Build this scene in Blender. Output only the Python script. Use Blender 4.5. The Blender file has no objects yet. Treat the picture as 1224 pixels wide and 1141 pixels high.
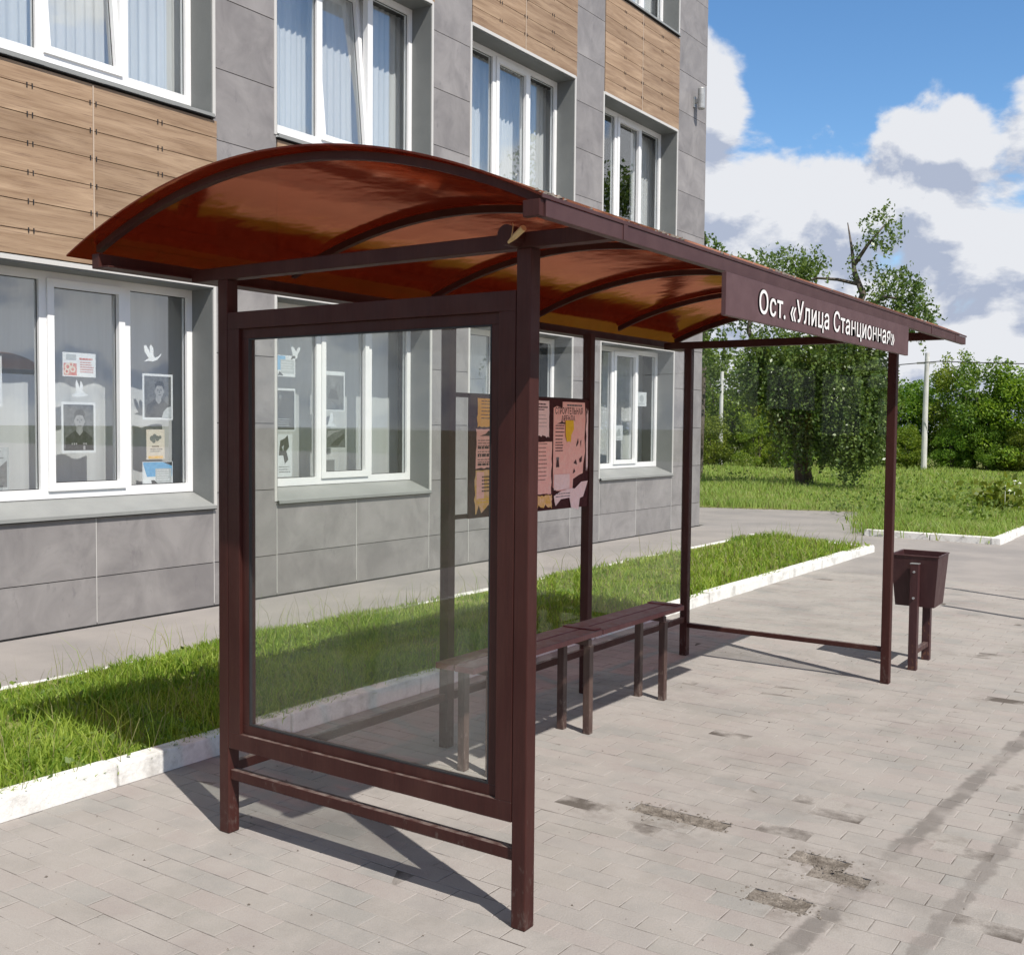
import bpy, bmesh, math, random
import numpy as np
from mathutils import Vector, Matrix

sc = bpy.context.scene
COL = sc.collection
R = random.Random(7)
NR = np.random.default_rng(11)

# ------------------------------------------------------------------ helpers
class MB:
    def __init__(s): s.v = []; s.f = []; s.m = []
    def add(s, vs, fs, mi=0):
        o = len(s.v); s.v += [tuple(p) for p in vs]
        s.f += [tuple(i + o for i in f) for f in fs]; s.m += [mi] * len(fs)
    def box(s, x0, x1, y0, y1, z0, z1, mi=0):
        s.add([(x0,y0,z0),(x1,y0,z0),(x1,y1,z0),(x0,y1,z0),(x0,y0,z1),(x1,y0,z1),(x1,y1,z1),(x0,y1,z1)],
              [(3,2,1,0),(4,5,6,7),(0,1,5,4),(1,2,6,5),(2,3,7,6),(3,0,4,7)], mi)
    def hexa(s, b, t, mi=0):   # bottom 4 pts, top 4 pts (ccw from above)
        s.add(list(b) + list(t), [(3,2,1,0),(4,5,6,7),(0,1,5,4),(1,2,6,5),(2,3,7,6),(3,0,4,7)], mi)
    def prism(s, pts, off, mi=0):   # planar outline swept by off
        n = len(pts); off = Vector(off)
        a = [Vector(p) for p in pts]; b = [p + off for p in a]
        s.add(a + b, [tuple(range(n - 1, -1, -1)), tuple(range(n, 2 * n))] +
              [(i, (i + 1) % n, n + (i + 1) % n, n + i) for i in range(n)], mi)
    def tube(s, pts, rad, n=8, mi=0, caps=True):
        pts = [Vector(p) for p in pts]
        rs = rad if isinstance(rad, (list, tuple)) else [rad] * len(pts)
        o = len(s.v); prev = None
        for i, p in enumerate(pts):
            t = (pts[min(i + 1, len(pts) - 1)] - pts[max(i - 1, 0)]).normalized()
            ref = Vector((0, 0, 1)) if abs(t.z) < .9 else Vector((1, 0, 0))
            u = t.cross(ref).normalized() if prev is None else (prev - t * prev.dot(t)).normalized()
            prev = u; w = t.cross(u)
            for k in range(n):
                a = 2 * math.pi * k / n
                s.v.append(tuple(p + (u * math.cos(a) + w * math.sin(a)) * rs[i]))
        for i in range(len(pts) - 1):
            for k in range(n):
                a = o + i * n + k; b = o + i * n + (k + 1) % n
                s.f.append((a, b, b + n, a + n)); s.m.append(mi)
        if caps:
            s.f.append(tuple(o + k for k in range(n - 1, -1, -1))); s.m.append(mi)
            e = o + (len(pts) - 1) * n
            s.f.append(tuple(e + k for k in range(n))); s.m.append(mi)
    def grid(s, P, mi=0, flip=False):   # P[i][j] points
        o = len(s.v); n = len(P); m = len(P[0])
        for row in P: s.v += [tuple(p) for p in row]
        for i in range(n - 1):
            for j in range(m - 1):
                q = (o+i*m+j, o+(i+1)*m+j, o+(i+1)*m+j+1, o+i*m+j+1)
                s.f.append(q[::-1] if flip else q); s.m.append(mi)

def world_loc(o):
    p = Vector((0, 0, 0))
    while o is not None:
        p += Vector(o.location); o = o.parent
    return p

def obj(name, mb, mats, parent=None, bevel=0.0, smooth=False, loc=None):
    """link mb (world coordinates) as one mesh object; loc = own origin"""
    me = bpy.data.meshes.new(name)
    base = world_loc(parent) if parent is not None else Vector((0, 0, 0))
    l = Vector(loc) if loc is not None else base
    me.from_pydata([(p[0]-l.x, p[1]-l.y, p[2]-l.z) for p in mb.v], [], mb.f)
    if not isinstance(mats, (list, tuple)): mats = [mats]
    for m in mats: me.materials.append(m)
    if len(mats) > 1: me.polygons.foreach_set('material_index', mb.m)
    if bevel > 0:
        bm = bmesh.new(); bm.from_mesh(me)
        es = [e for e in bm.edges if len(e.link_faces) == 2 and e.calc_face_angle(0) > .6]
        bmesh.ops.bevel(bm, geom=es, offset=bevel, segments=2, affect='EDGES', profile=.6, clamp_overlap=True)
        bm.to_mesh(me); bm.free()
    if smooth: me.polygons.foreach_set('use_smooth', [True] * len(me.polygons))
    me.update()
    o = bpy.data.objects.new(name, me); COL.objects.link(o)
    if parent is not None: o.parent = parent
    o.location = l - base
    return o

def big(name, V, F, mats, parent=None, mi=None):
    """numpy mesh: V (n,3), F (m,k) with equal k"""
    me = bpy.data.meshes.new(name); base = world_loc(parent) if parent else Vector((0,0,0))
    V = np.asarray(V, np.float32) - np.array(base, np.float32)
    F = np.asarray(F, np.int32); k = F.shape[1]
    me.vertices.add(len(V)); me.vertices.foreach_set('co', V.ravel())
    me.loops.add(F.size); me.loops.foreach_set('vertex_index', F.ravel())
    me.polygons.add(len(F)); me.polygons.foreach_set('loop_start', np.arange(0, F.size, k, dtype=np.int32))
    for m in (mats if isinstance(mats, (list, tuple)) else [mats]): me.materials.append(m)
    if mi is not None: me.polygons.foreach_set('material_index', np.asarray(mi, np.int32))
    me.polygons.foreach_set('use_smooth', [False] * len(F))
    me.update(calc_edges=True); me.validate()
    o = bpy.data.objects.new(name, me); COL.objects.link(o)
    if parent: o.parent = parent
    return o

def tag(o, label, cat, group=None):
    o['label'] = label; o['category'] = cat
    if group: o['group'] = group
    return o
def struct(o): o['kind'] = 'structure'; return o
def stuff(o, label=None, cat=None):
    o['kind'] = 'stuff'
    if label: o['label'] = label; o['category'] = cat
    return o
def thing(name, label, cat, loc=(0,0,0), group=None):
    o = bpy.data.objects.new(name, None); COL.objects.link(o); o.location = loc
    o.empty_display_size = .2
    return tag(o, label, cat, group)

# ------------------------------------------------------------------ materials
def nt(name):
    m = bpy.data.materials.new(name); m.use_nodes = True
    t = m.node_tree; t.nodes.clear()
    out = t.nodes.new('ShaderNodeOutputMaterial')
    return m, t, out
def N(t, typ, **kw):
    n = t.nodes.new(typ)
    for k, v in kw.items():
        if k.startswith('i_'):
            key = k[2:]
            key = int(key) if key.isdigit() else key.replace('_', ' ')
            n.inputs[key].default_value = v
        else: setattr(n, k, v)
    return n
def L(t, a, b): t.links.new(a, b)
def c4(c): return (c[0], c[1], c[2], 1)
def mixc(t, fac, a, b, blend='MIX'):
    n = N(t, 'ShaderNodeMix', data_type='RGBA', blend_type=blend)
    for k, v in ((0, fac), (6, a), (7, b)):
        if hasattr(v, 'is_linked') or hasattr(v, 'links'): L(t, v, n.inputs[k])
        elif k == 0: n.inputs[0].default_value = v
        else: n.inputs[k].default_value = c4(v)
    return n.outputs[2]
def ramp(t, src, p0, p1):
    n = N(t, 'ShaderNodeMapRange'); n.inputs[1].default_value = p0; n.inputs[2].default_value = p1
    L(t, src, n.inputs[0]); return n.outputs[0]
def noise(t, co, scale, detail=4, rough=.55, stretch=None, dist=0):
    if stretch is not None:
        mp = N(t, 'ShaderNodeMapping'); mp.inputs['Scale'].default_value = stretch; L(t, co, mp.inputs[0]); co = mp.outputs[0]
    n = N(t, 'ShaderNodeTexNoise'); n.inputs['Scale'].default_value = scale; n.inputs['Detail'].default_value = detail
    n.inputs['Roughness'].default_value = rough; n.inputs['Distortion'].default_value = dist
    L(t, co, n.inputs['Vector']); return n.outputs['Fac']
def pos(t): return N(t, 'ShaderNodeNewGeometry').outputs['Position']

def pbr(name, a, b=None, scale=6, lo=.4, hi=.62, rough=.6, spec=.4, stretch=None, bump=0, bscale=60, fine=.12, metal=0, island=0, coat=0):
    m, t, out = nt(name)
    p = N(t, 'ShaderNodeBsdfPrincipled'); L(t, p.outputs[0], out.inputs[0])
    p.inputs['Roughness'].default_value = rough; p.inputs['Specular IOR Level'].default_value = spec
    p.inputs['Metallic'].default_value = metal
    if coat: p.inputs['Coat Weight'].default_value = coat; p.inputs['Coat Roughness'].default_value = .15
    co = pos(t)
    col = mixc(t, ramp(t, noise(t, co, scale, 6, .6, stretch), lo, hi), a, b or a)
    if fine:
        f = noise(t, co, bscale, 4, .7)
        g = N(t, 'ShaderNodeMapRange'); g.inputs[1].default_value = .25; g.inputs[2].default_value = .75
        g.inputs[3].default_value = 1 - fine; g.inputs[4].default_value = 1 + fine; L(t, f, g.inputs[0])
        vm = N(t, 'ShaderNodeVectorMath', operation='SCALE'); L(t, col, vm.inputs[0]); L(t, g.outputs[0], vm.inputs['Scale']); col = vm.outputs[0]
    if island:
        ri = N(t, 'ShaderNodeNewGeometry').outputs['Random Per Island']
        g = N(t, 'ShaderNodeMapRange'); g.inputs[3].default_value = 1 - island; g.inputs[4].default_value = 1 + island; L(t, ri, g.inputs[0])
        vm = N(t, 'ShaderNodeVectorMath', operation='SCALE'); L(t, col, vm.inputs[0]); L(t, g.outputs[0], vm.inputs['Scale']); col = vm.outputs[0]
    L(t, col, p.inputs['Base Color'])
    if bump:
        bn = N(t, 'ShaderNodeBump'); bn.inputs['Strength'].default_value = 1; bn.inputs['Distance'].default_value = bump
        L(t, noise(t, co, bscale, 5, .65), bn.inputs['Height']); L(t, bn.outputs[0], p.inputs['Normal'])
    return m

def paint_mat(name, base, faded, rust=(.16, .075, .04), spec=.45, rough=.42):
    """old brush paint: sun-faded patches, brush streaks, chips near the feet, dust"""
    m, t, out = nt(name)
    p = N(t, 'ShaderNodeBsdfPrincipled'); L(t, p.outputs[0], out.inputs[0])
    p.inputs['Specular IOR Level'].default_value = spec
    co = pos(t)
    col = mixc(t, ramp(t, noise(t, co, 7, 5, .6, (1, 1, .25)), .35, .7), base, faded)
    streak = noise(t, co, 120, 3, .6, (1, 1, .06))
    g = N(t, 'ShaderNodeMapRange'); g.inputs[1].default_value = .3; g.inputs[2].default_value = .7; g.inputs[3].default_value = .86; g.inputs[4].default_value = 1.14
    L(t, streak, g.inputs[0])
    vm = N(t, 'ShaderNodeVectorMath', operation='SCALE'); L(t, col, vm.inputs[0]); L(t, g.outputs[0], vm.inputs['Scale']); col = vm.outputs[0]
    sep = N(t, 'ShaderNodeSeparateXYZ'); L(t, co, sep.inputs[0])
    low = N(t, 'ShaderNodeMapRange'); low.inputs[1].default_value = 0; low.inputs[2].default_value = .45; low.inputs[3].default_value = .15; low.inputs[4].default_value = 0
    L(t, sep.outputs[2], low.inputs[0])
    ch = N(t, 'ShaderNodeMath', operation='ADD'); L(t, noise(t, co, 38, 8, .72, (1, 1, .45)), ch.inputs[0]); L(t, low.outputs[0], ch.inputs[1])
    chip = ramp(t, ch.outputs[0], .66, .76)
    col = mixc(t, chip, col, rust)
    dn = N(t, 'ShaderNodeNewGeometry'); sn = N(t, 'ShaderNodeSeparateXYZ'); L(t, dn.outputs['Normal'], sn.inputs[0])
    d1 = ramp(t, sn.outputs[2], .6, .95)
    d2 = N(t, 'ShaderNodeMath', operation='MULTIPLY'); L(t, d1, d2.inputs[0]); L(t, ramp(t, noise(t, co, 25, 5), .3, .8), d2.inputs[1])
    col = mixc(t, d2.outputs[0], col, (.22, .18, .16))
    L(t, col, p.inputs['Base Color'])
    rr = N(t, 'ShaderNodeMapRange'); rr.inputs[3].default_value = rough - .1; rr.inputs[4].default_value = rough + .25
    L(t, noise(t, co, 14, 5), rr.inputs[0]); L(t, rr.outputs[0], p.inputs['Roughness'])
    b = N(t, 'ShaderNodeBump'); b.inputs['Distance'].default_value = .0012; b.inputs['Strength'].default_value = .6
    L(t, ch.outputs[0], b.inputs['Height']); L(t, b.outputs[0], p.inputs['Normal'])
    return m

M = {}
M['maroon'] = paint_mat('maroon_paint', (.038, .0085, .0066), (.054, .0175, .0135), rust=(.085, .055, .047), spec=.28, rough=.48)
M['bin'] = paint_mat('bin_paint', (.040, .012, .014), (.058, .022, .022))
M['plank'] = paint_mat('bench_plank_paint', (.17, .045, .042), (.22, .09, .08), rust=(.22, .15, .12))
M['leg'] = paint_mat('bench_leg_paint', (.05, .022, .02), (.11, .075, .06), rust=(.17, .13, .11))
M['red'] = paint_mat('red_plate_paint', (.17, .016, .018), (.21, .03, .03))
M['sign'] = pbr('sign_paint', (.060, .024, .024), (.074, .033, .032), 9, rough=.5, fine=.06)
M['signface'] = pbr('sign_face_paint', (.088, .043, .045), (.104, .054, .056), 14, rough=.5, fine=.06)
M['signwhite'] = pbr('sign_white', (.80, .78, .76), (.70, .66, .64), 60, .45, .7, rough=.6, fine=.05)
M['pvc'] = pbr('white_pvc', (.80, .80, .80), (.76, .77, .77), 3, rough=.35, fine=.02)
M['metalgrey'] = pbr('grey_sheet_metal', (.24, .248, .243), (.275, .282, .275), 2, rough=.45, fine=.05)
M['revealgrey'] = pbr('reveal_sheet_metal', (.15, .158, .156), (.172, .18, .176), 2, rough=.5, fine=.05)
M['trim'] = pbr('pale_metal_trim', (.55, .54, .52), None, 3, rough=.4, fine=.04)
M['gasket'] = pbr('dark_gasket', (.02, .02, .022), None, 3, rough=.6, fine=0)
M['dark'] = pbr('dark_interior', (.06, .06, .065), (.10, .10, .10), 1.5, rough=.8, fine=.05)
M['steel'] = pbr('galvanised_metal', (.42, .43, .43), (.32, .33, .33), 12, rough=.45, fine=.08, metal=.3)
M['wallcore'] = pbr('wall_core', (.04, .04, .042), None, 3, rough=.9, fine=.1)
M['conc'] = pbr('grey_concrete', (.42, .41, .39), (.32, .31, .29), 5, rough=.85, bump=.003, bscale=40)
M['pole'] = pbr('whitewashed_pole', (.62, .62, .60), (.50, .50, .48), 2, rough=.8)
M['wire'] = pbr('black_cable', (.02, .02, .02), None, 3, rough=.6, fine=0)
M['kerb'] = pbr('whitewashed_kerb', (.76, .75, .72), (.42, .40, .37), 7, .50, .74, rough=.85, bump=.004, bscale=45, fine=.1)
M['asph'] = pbr('worn_asphalt', (.330, .305, .288), (.272, .255, .245), 1.1, rough=.9, spec=.2, bump=.003, bscale=140, fine=.16)
M['soil'] = pbr('gritty_soil', (.15, .13, .11), (.27, .24, .21), 22, rough=.95, spec=.1, bump=.006, bscale=160, fine=.4)
M['lawnbase'] = pbr('lawn_ground', (.17, .21, .05), (.25, .25, .10), 2.5, rough=.95, spec=.1, fine=.35, bscale=30)
M['ground'] = pbr('ground_base', (.09, .115, .04), (.14, .13, .07), .4, rough=.95, spec=.1, fine=.3)
M['bark'] = pbr('bark', (.09, .075, .06), (.16, .14, .12), 9, rough=.95, spec=.1, stretch=(1,1,.3), bump=.02, bscale=18, fine=.3)
M['wood'] = pbr('raw_wood', (.55, .40, .20), (.48, .33, .15), 40, rough=.7, fine=.15)
for nm, a, b in (('pink', (.90,.52,.45), (.92,.60,.52)), ('pinkpale', (.90,.72,.68), (.92,.76,.74)), ('yellow', (.84,.46,.05), (.86,.52,.08)),
                 ('tabyellow', (.86,.60,.04), (.82,.54,.04)), ('ochre', (.76,.48,.12), (.84,.58,.34)), ('white', (.74,.75,.76), (.70,.71,.73)),
                 ('boardred', (.045,.010,.011), (.07,.018,.018)), ('ink', (.06,.035,.035), (.10,.06,.06)), ('photo', (.10,.105,.11), (.16,.165,.17)),
                 ('photodark', (.035,.037,.04), (.06,.062,.066)), ('skin', (.34,.34,.345), (.28,.28,.285)), ('photomid', (.2,.205,.21), (.15,.155,.16)),
                 ('blue', (.12,.36,.62), (.18,.44,.68)), ('redp', (.55,.12,.10), (.62,.3,.26)), ('cream', (.70,.64,.56), (.66,.58,.50)),
                 ('greyp', (.42,.44,.45), (.50,.52,.53)), ('green', (.18,.30,.26), (.25,.36,.32))):
    M[nm] = pbr('paper_' + nm, a, b, 30, rough=.75, spec=.25, fine=.08, bscale=90)

def stone_mat():
    m, t, out = nt('grey_stone_panel')
    p = N(t, 'ShaderNodeBsdfPrincipled'); L(t, p.outputs[0], out.inputs[0])
    p.inputs['Roughness'].default_value = .55; p.inputs['Specular IOR Level'].default_value = .35
    co = pos(t); ri = N(t, 'ShaderNodeNewGeometry').outputs['Random Per Island']
    off = N(t, 'ShaderNodeVectorMath', operation='SCALE'); off.inputs[0].default_value = (37, 91, 53); L(t, ri, off.inputs['Scale'])
    ad = N(t, 'ShaderNodeVectorMath', operation='ADD'); L(t, co, ad.inputs[0]); L(t, off.outputs[0], ad.inputs[1])
    v = ad.outputs[0]
    col = mixc(t, ramp(t, noise(t, v, 2.6, 7, .62, dist=.6), .36, .66), (.205, .194, .195), (.290, .275, .272))
    col = mixc(t, ramp(t, noise(t, v, 7, 5, .7, (1, 1, .5)), .60, .78), col, (.16, .15, .158))
    g = N(t, 'ShaderNodeMapRange'); g.inputs[3].default_value = .92; g.inputs[4].default_value = 1.07; L(t, ri, g.inputs[0])
    vm = N(t, 'ShaderNodeVectorMath', operation='SCALE'); L(t, col, vm.inputs[0]); L(t, g.outputs[0], vm.inputs['Scale'])
    L(t, vm.outputs[0], p.inputs['Base Color'])
    b = N(t, 'ShaderNodeBump'); b.inputs['Distance'].default_value = .001; L(t, noise(t, v, 90, 4), b.inputs['Height']); L(t, b.outputs[0], p.inputs['Normal'])
    return m
M['joint'] = pbr('sandy_joint_profile', (.46, .37, .29), None, 3, rough=.5, fine=.05)
M['stone'] = stone_mat()
def woodclad_mat():
    m, t, out = nt('wood_look_board')
    p = N(t, 'ShaderNodeBsdfPrincipled'); L(t, p.outputs[0], out.inputs[0])
    p.inputs['Roughness'].default_value = .55; p.inputs['Specular IOR Level'].default_value = .3
    co = pos(t); ri = N(t, 'ShaderNodeNewGeometry').outputs['Random Per Island']
    off = N(t, 'ShaderNodeVectorMath', operation='SCALE'); off.inputs[0].default_value = (3, 61, 47); L(t, ri, off.inputs['Scale'])
    ad = N(t, 'ShaderNodeVectorMath', operation='ADD'); L(t, co, ad.inputs[0]); L(t, off.outputs[0], ad.inputs[1]); v = ad.outputs[0]
    col = mixc(t, ramp(t, noise(t, v, 1.6, 6, .6, (1, .8, 9), .5), .32, .66), (.240, .155, .094), (.415, .295, .195))
    col = mixc(t, ramp(t, noise(t, v, 5, 6, .65, (1, .5, 14), .8), .56, .74), col, (.150, .092, .062))
    col = mixc(t, ramp(t, noise(t, v, 22, 4, .6, (1, .14, 9)), .52, .80), col, (.18, .112, .076))
    g = N(t, 'ShaderNodeMapRange'); g.inputs[3].default_value = .88; g.inputs[4].default_value = 1.1; L(t, ri, g.inputs[0])
    vm = N(t, 'ShaderNodeVectorMath', operation='SCALE'); L(t, col, vm.inputs[0]); L(t, g.outputs[0], vm.inputs['Scale'])
    L(t, vm.outputs[0], p.inputs['Base Color'])
    return m
M['woodclad'] = woodclad_mat()

def paver_mat():
    m, t, out = nt('concrete_paver')
    p = N(t, 'ShaderNodeBsdfPrincipled'); L(t, p.outputs[0], out.inputs[0])
    p.inputs['Roughness'].default_value = .9; p.inputs['Specular IOR Level'].default_value = .2
    co = pos(t); ge = N(t, 'ShaderNodeNewGeometry'); ri = ge.outputs['Random Per Island']
    cr = N(t, 'ShaderNodeValToRGB'); L(t, ri, cr.inputs[0])
    e = cr.color_ramp.elements
    e[0].position = 0; e[0].color = (.322, .308, .289, 1); e[1].position = 1; e[1].color = (.356, .322, .305, 1)
    for ps, c in ((.25, (.338, .315, .295)), (.5, (.318, .310, .296)), (.75, (.350, .318, .303))):
        x = e.new(ps); x.color = c4(c)
    col = mixc(t, ramp(t, noise(t, co, .9, 6, .6), .35, .65), (1.03, 1.02, 1.0), (.82, .81, .805))
    col = mixc(t, 1.0, cr.outputs[0], col, 'MULTIPLY')
    col = mixc(t, ramp(t, noise(t, co, 2.6, 6, .65), .42, .60), col, (.362, .335, .312))     # drifted dust
    col = mixc(t, ramp(t, noise(t, co, 5.5, 7, .7, dist=.7), .66, .82), col, (.21, .192, .178)) # dirt marks
    # the darker worn track running along the stop
    sx = N(t, 'ShaderNodeSeparateXYZ'); L(t, co, sx.inputs[0])
    def track(x0, k, w):
        a = N(t, 'ShaderNodeMath', operation='MULTIPLY_ADD'); L(t, sx.outputs[1], a.inputs[0]); a.inputs[1].default_value = -k; a.inputs[2].default_value = -x0
        b = N(t, 'ShaderNodeMath', operation='ADD'); L(t, a.outputs[0], b.inputs[0]); L(t, sx.outputs[0], b.inputs[1])
        wb = N(t, 'ShaderNodeMath', operation='MULTIPLY_ADD'); L(t, noise(t, co, 9, 4), wb.inputs[0]); wb.inputs[1].default_value = .09; wb.inputs[2].default_value = -.045
        cc = N(t, 'ShaderNodeMath', operation='ADD'); L(t, b.outputs[0], cc.inputs[0]); L(t, wb.outputs[0], cc.inputs[1])
        d = N(t, 'ShaderNodeMath', operation='ABSOLUTE'); L(t, cc.outputs[0], d.inputs[0])
        r = N(t, 'ShaderNodeMapRange'); r.interpolation_type = 'SMOOTHSTEP'; r.inputs[1].default_value = w; r.inputs[2].default_value = w * .45; r.inputs[3].default_value = 0; r.inputs[4].default_value = .8
        L(t, d.outputs[0], r.inputs[0])
        q = N(t, 'ShaderNodeMath', operation='MULTIPLY'); L(t, r.outputs[0], q.inputs[0]); L(t, ramp(t, noise(t, co, 3.1, 5), .30, .55), q.inputs[1])
        return q.outputs[0]
    for bx_, by_, br_ in ((-.02, 1.08, .26), (.62, .98, .30), (.68, .62, .22), (.46, 1.58, .20), (.9, 1.5, .16), (-.33, 1.02, .14), (.60, 3.92, .12)):
        ds = N(t, 'ShaderNodeVectorMath', operation='DISTANCE'); L(t, co, ds.inputs[0]); ds.inputs[1].default_value = (bx_, by_, 0)
        q_ = N(t, 'ShaderNodeMapRange'); q_.inputs[1].default_value = br_; q_.inputs[2].default_value = br_ * .3; q_.inputs[3].default_value = 0; q_.inputs[4].default_value = .75; L(t, ds.outputs['Value'], q_.inputs[0])
        m_ = N(t, 'ShaderNodeMath', operation='MULTIPLY'); L(t, q_.outputs[0], m_.inputs[0]); L(t, ramp(t, noise(t, co, 12, 7, .7), .44, .62), m_.inputs[1])
        col = mixc(t, m_.outputs[0], col, (.20, .178, .158))
    col = mixc(t, track(.70, .066, .05), col, (.17, .155, .143))
    col = mixc(t, track(1.02, .05, .04), col, (.21, .192, .178))
    f = noise(t, co, 210, 4, .7)
    g = N(t, 'ShaderNodeMapRange'); g.inputs[1].default_value = .25; g.inputs[2].default_value = .75; g.inputs[3].default_value = .88; g.inputs[4].default_value = 1.1; L(t, f, g.inputs[0])
    vm = N(t, 'ShaderNodeVectorMath', operation='SCALE'); L(t, col, vm.inputs[0]); L(t, g.outputs[0], vm.inputs['Scale'])
    L(t, vm.outputs[0], p.inputs['Base Color'])
    b = N(t, 'ShaderNodeBump'); b.inputs['Distance'].default_value = .0025; L(t, noise(t, co, 130, 5, .7), b.inputs['Height']); L(t, b.outputs[0], p.inputs['Normal'])
    return m
M['paver'] = paver_mat()
M['sand'] = pbr('joint_sand', (.345, .32, .297), (.12, .105, .093), 3.6, .45, .60, rough=.95, spec=.1, bump=.002, bscale=200, fine=.2)

def leaf_mat(name, a, b, tr=.45, rough=.5, objvar=False):
    m, t, out = nt(name)
    ri = N(t, 'ShaderNodeNewGeometry').outputs['Random Per Island']
    co = pos(t)
    mx = N(t, 'ShaderNodeMath', operation='MULTIPLY_ADD'); L(t, noise(t, co, .9, 3), mx.inputs[0]); mx.inputs[1].default_value = 1.2; mx.inputs[2].default_value = -.6
    ad = N(t, 'ShaderNodeMath', operation='ADD', use_clamp=True); L(t, mx.outputs[0], ad.inputs[0]); L(t, ri, ad.inputs[1])
    col = mixc(t, ad.outputs[0], a, b)
    p = N(t, 'ShaderNodeBsdfPrincipled'); L(t, col, p.inputs['Base Color']); p.inputs['Roughness'].default_value = rough; p.inputs['Specular IOR Level'].default_value = .35
    tl = N(t, 'ShaderNodeBsdfTranslucent')
    tc = mixc(t, 1.0, col, (1.25, 1.3, .55), 'MULTIPLY'); L(t, tc, tl.inputs[0])
    ms = N(t, 'ShaderNodeMixShader'); ms.inputs[0].default_value = tr
    L(t, p.outputs[0], ms.inputs[1]); L(t, tl.outputs[0], ms.inputs[2]); L(t, ms.outputs[0], out.inputs[0])
    if objvar:
        oi = N(t, 'ShaderNodeObjectInfo'); hv = N(t, 'ShaderNodeHueSaturation')
        for sock, lo_, hi_ in (('Hue', .475, .52), ('Value', .72, 1.25)):
            mr = N(t, 'ShaderNodeMapRange'); mr.inputs[3].default_value = lo_; mr.inputs[4].default_value = hi_
            if sock == 'Value':
                fr = N(t, 'ShaderNodeMath', operation='FRACT'); mu = N(t, 'ShaderNodeMath', operation='MULTIPLY'); mu.inputs[1].default_value = 7.31; L(t, oi.outputs['Random'], mu.inputs[0]); L(t, mu.outputs[0], fr.inputs[0]); L(t, fr.outputs[0], mr.inputs[0])
            else: L(t, oi.outputs['Random'], mr.inputs[0])
            L(t, mr.outputs[0], hv.inputs[sock])
        L(t, col, hv.inputs['Color']); L(t, hv.outputs[0], p.inputs['Base Color'])
        for l_ in list(t.links):
            if l_.to_node == tl: t.links.remove(l_)
        tc2 = mixc(t, 1.0, hv.outputs[0], (1.25, 1.3, .55), 'MULTIPLY'); L(t, tc2, tl.inputs[0])
    return m
M['grass'] = leaf_mat('grass_blade', (.125, .235, .022), (.37, .46, .08))
M['grassdry'] = leaf_mat('grass_seed_stem', (.20, .21, .07), (.30, .28, .13), .3)
M['lawn'] = leaf_mat('meadow_blade', (.205, .335, .06), (.39, .47, .15))
M['weed'] = leaf_mat('weed_leaf', (.10, .165, .03), (.19, .26, .06), .35)
M['birch'] = leaf_mat('birch_leaf', (.06, .115, .03), (.19, .26, .075), .38, .32)
M['bush'] = leaf_mat('bush_leaf', (.08, .165, .018), (.25, .35, .04), .42, .5, True)
M['bush2'] = leaf_mat('bush_leaf_pale', (.10, .18, .022), (.26, .33, .05), .42, .5, True)
M['flower'] = pbr('white_umbel', (.72, .74, .68), None, 3, rough=.8, fine=.1)

def glass_mat(name, tint, refl=1.0, haze=0.0, hazecol=(.6,.62,.6), rough=0.0, ior=1.5, base=.038):
    m, t, out = nt(name)
    tr = N(t, 'ShaderNodeBsdfTransparent'); tr.inputs[0].default_value = c4(tint)
    gl = N(t, 'ShaderNodeBsdfGlossy'); gl.inputs['Roughness'].default_value = rough; gl.inputs[0].default_value = (refl, refl, refl, 1)
    fr = N(t, 'ShaderNodeFresnel'); fr.inputs[0].default_value = ior
    ge = N(t, 'ShaderNodeNewGeometry')
    # fresnel from the front side value on both faces
    lw = N(t, 'ShaderNodeLayerWeight'); lw.inputs[0].default_value = .5
    pw = N(t, 'ShaderNodeMath', operation='POWER'); L(t, lw.outputs['Facing'], pw.inputs[0]); pw.inputs[1].default_value = 4.2
    ma = N(t, 'ShaderNodeMath', operation='MULTIPLY_ADD'); L(t, pw.outputs[0], ma.inputs[0]); ma.inputs[1].default_value = .55; ma.inputs[2].default_value = base
    mx = N(t, 'ShaderNodeMixShader'); L(t, ma.outputs[0], mx.inputs[0]); L(t, tr.outputs[0], mx.inputs[1]); L(t, gl.outputs[0], mx.inputs[2])
    last = mx.outputs[0]
    if haze:
        df = N(t, 'ShaderNodeBsdfDiffuse'); df.inputs[0].default_value = c4(hazecol)
        tl = N(t, 'ShaderNodeBsdfTranslucent'); tl.inputs[0].default_value = c4(hazecol)
        dm = N(t, 'ShaderNodeMixShader'); dm.inputs[0].default_value = .5; L(t, df.outputs[0], dm.inputs[1]); L(t, tl.outputs[0], dm.inputs[2])
        m2 = N(t, 'ShaderNodeMixShader')
        hz = N(t, 'ShaderNodeMapRange'); hz.inputs[1].default_value = .3; hz.inputs[2].default_value = .75; hz.inputs[3].default_value = haze * .5; hz.inputs[4].default_value = haze * 1.6
        L(t, noise(t, pos(t), 3.5, 5, .6, (1, 1, .5)), hz.inputs[0]); L(t, hz.outputs[0], m2.inputs[0])
        L(t, last, m2.inputs[1]); L(t, dm.outputs[0], m2.inputs[2]); last = m2.outputs[0]
    L(t, last, out.inputs[0]); return m
M['glass'] = glass_mat('window_glass', (.97, .985, .985), base=.125)
M['shelterglass'] = glass_mat('dusty_shelter_glass', (.965, .98, .965), haze=.034, hazecol=(.74, .77, .70))
M['backglass'] = glass_mat('back_shelter_glass', (.985, .99, .985), haze=.001, base=.009)

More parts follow.
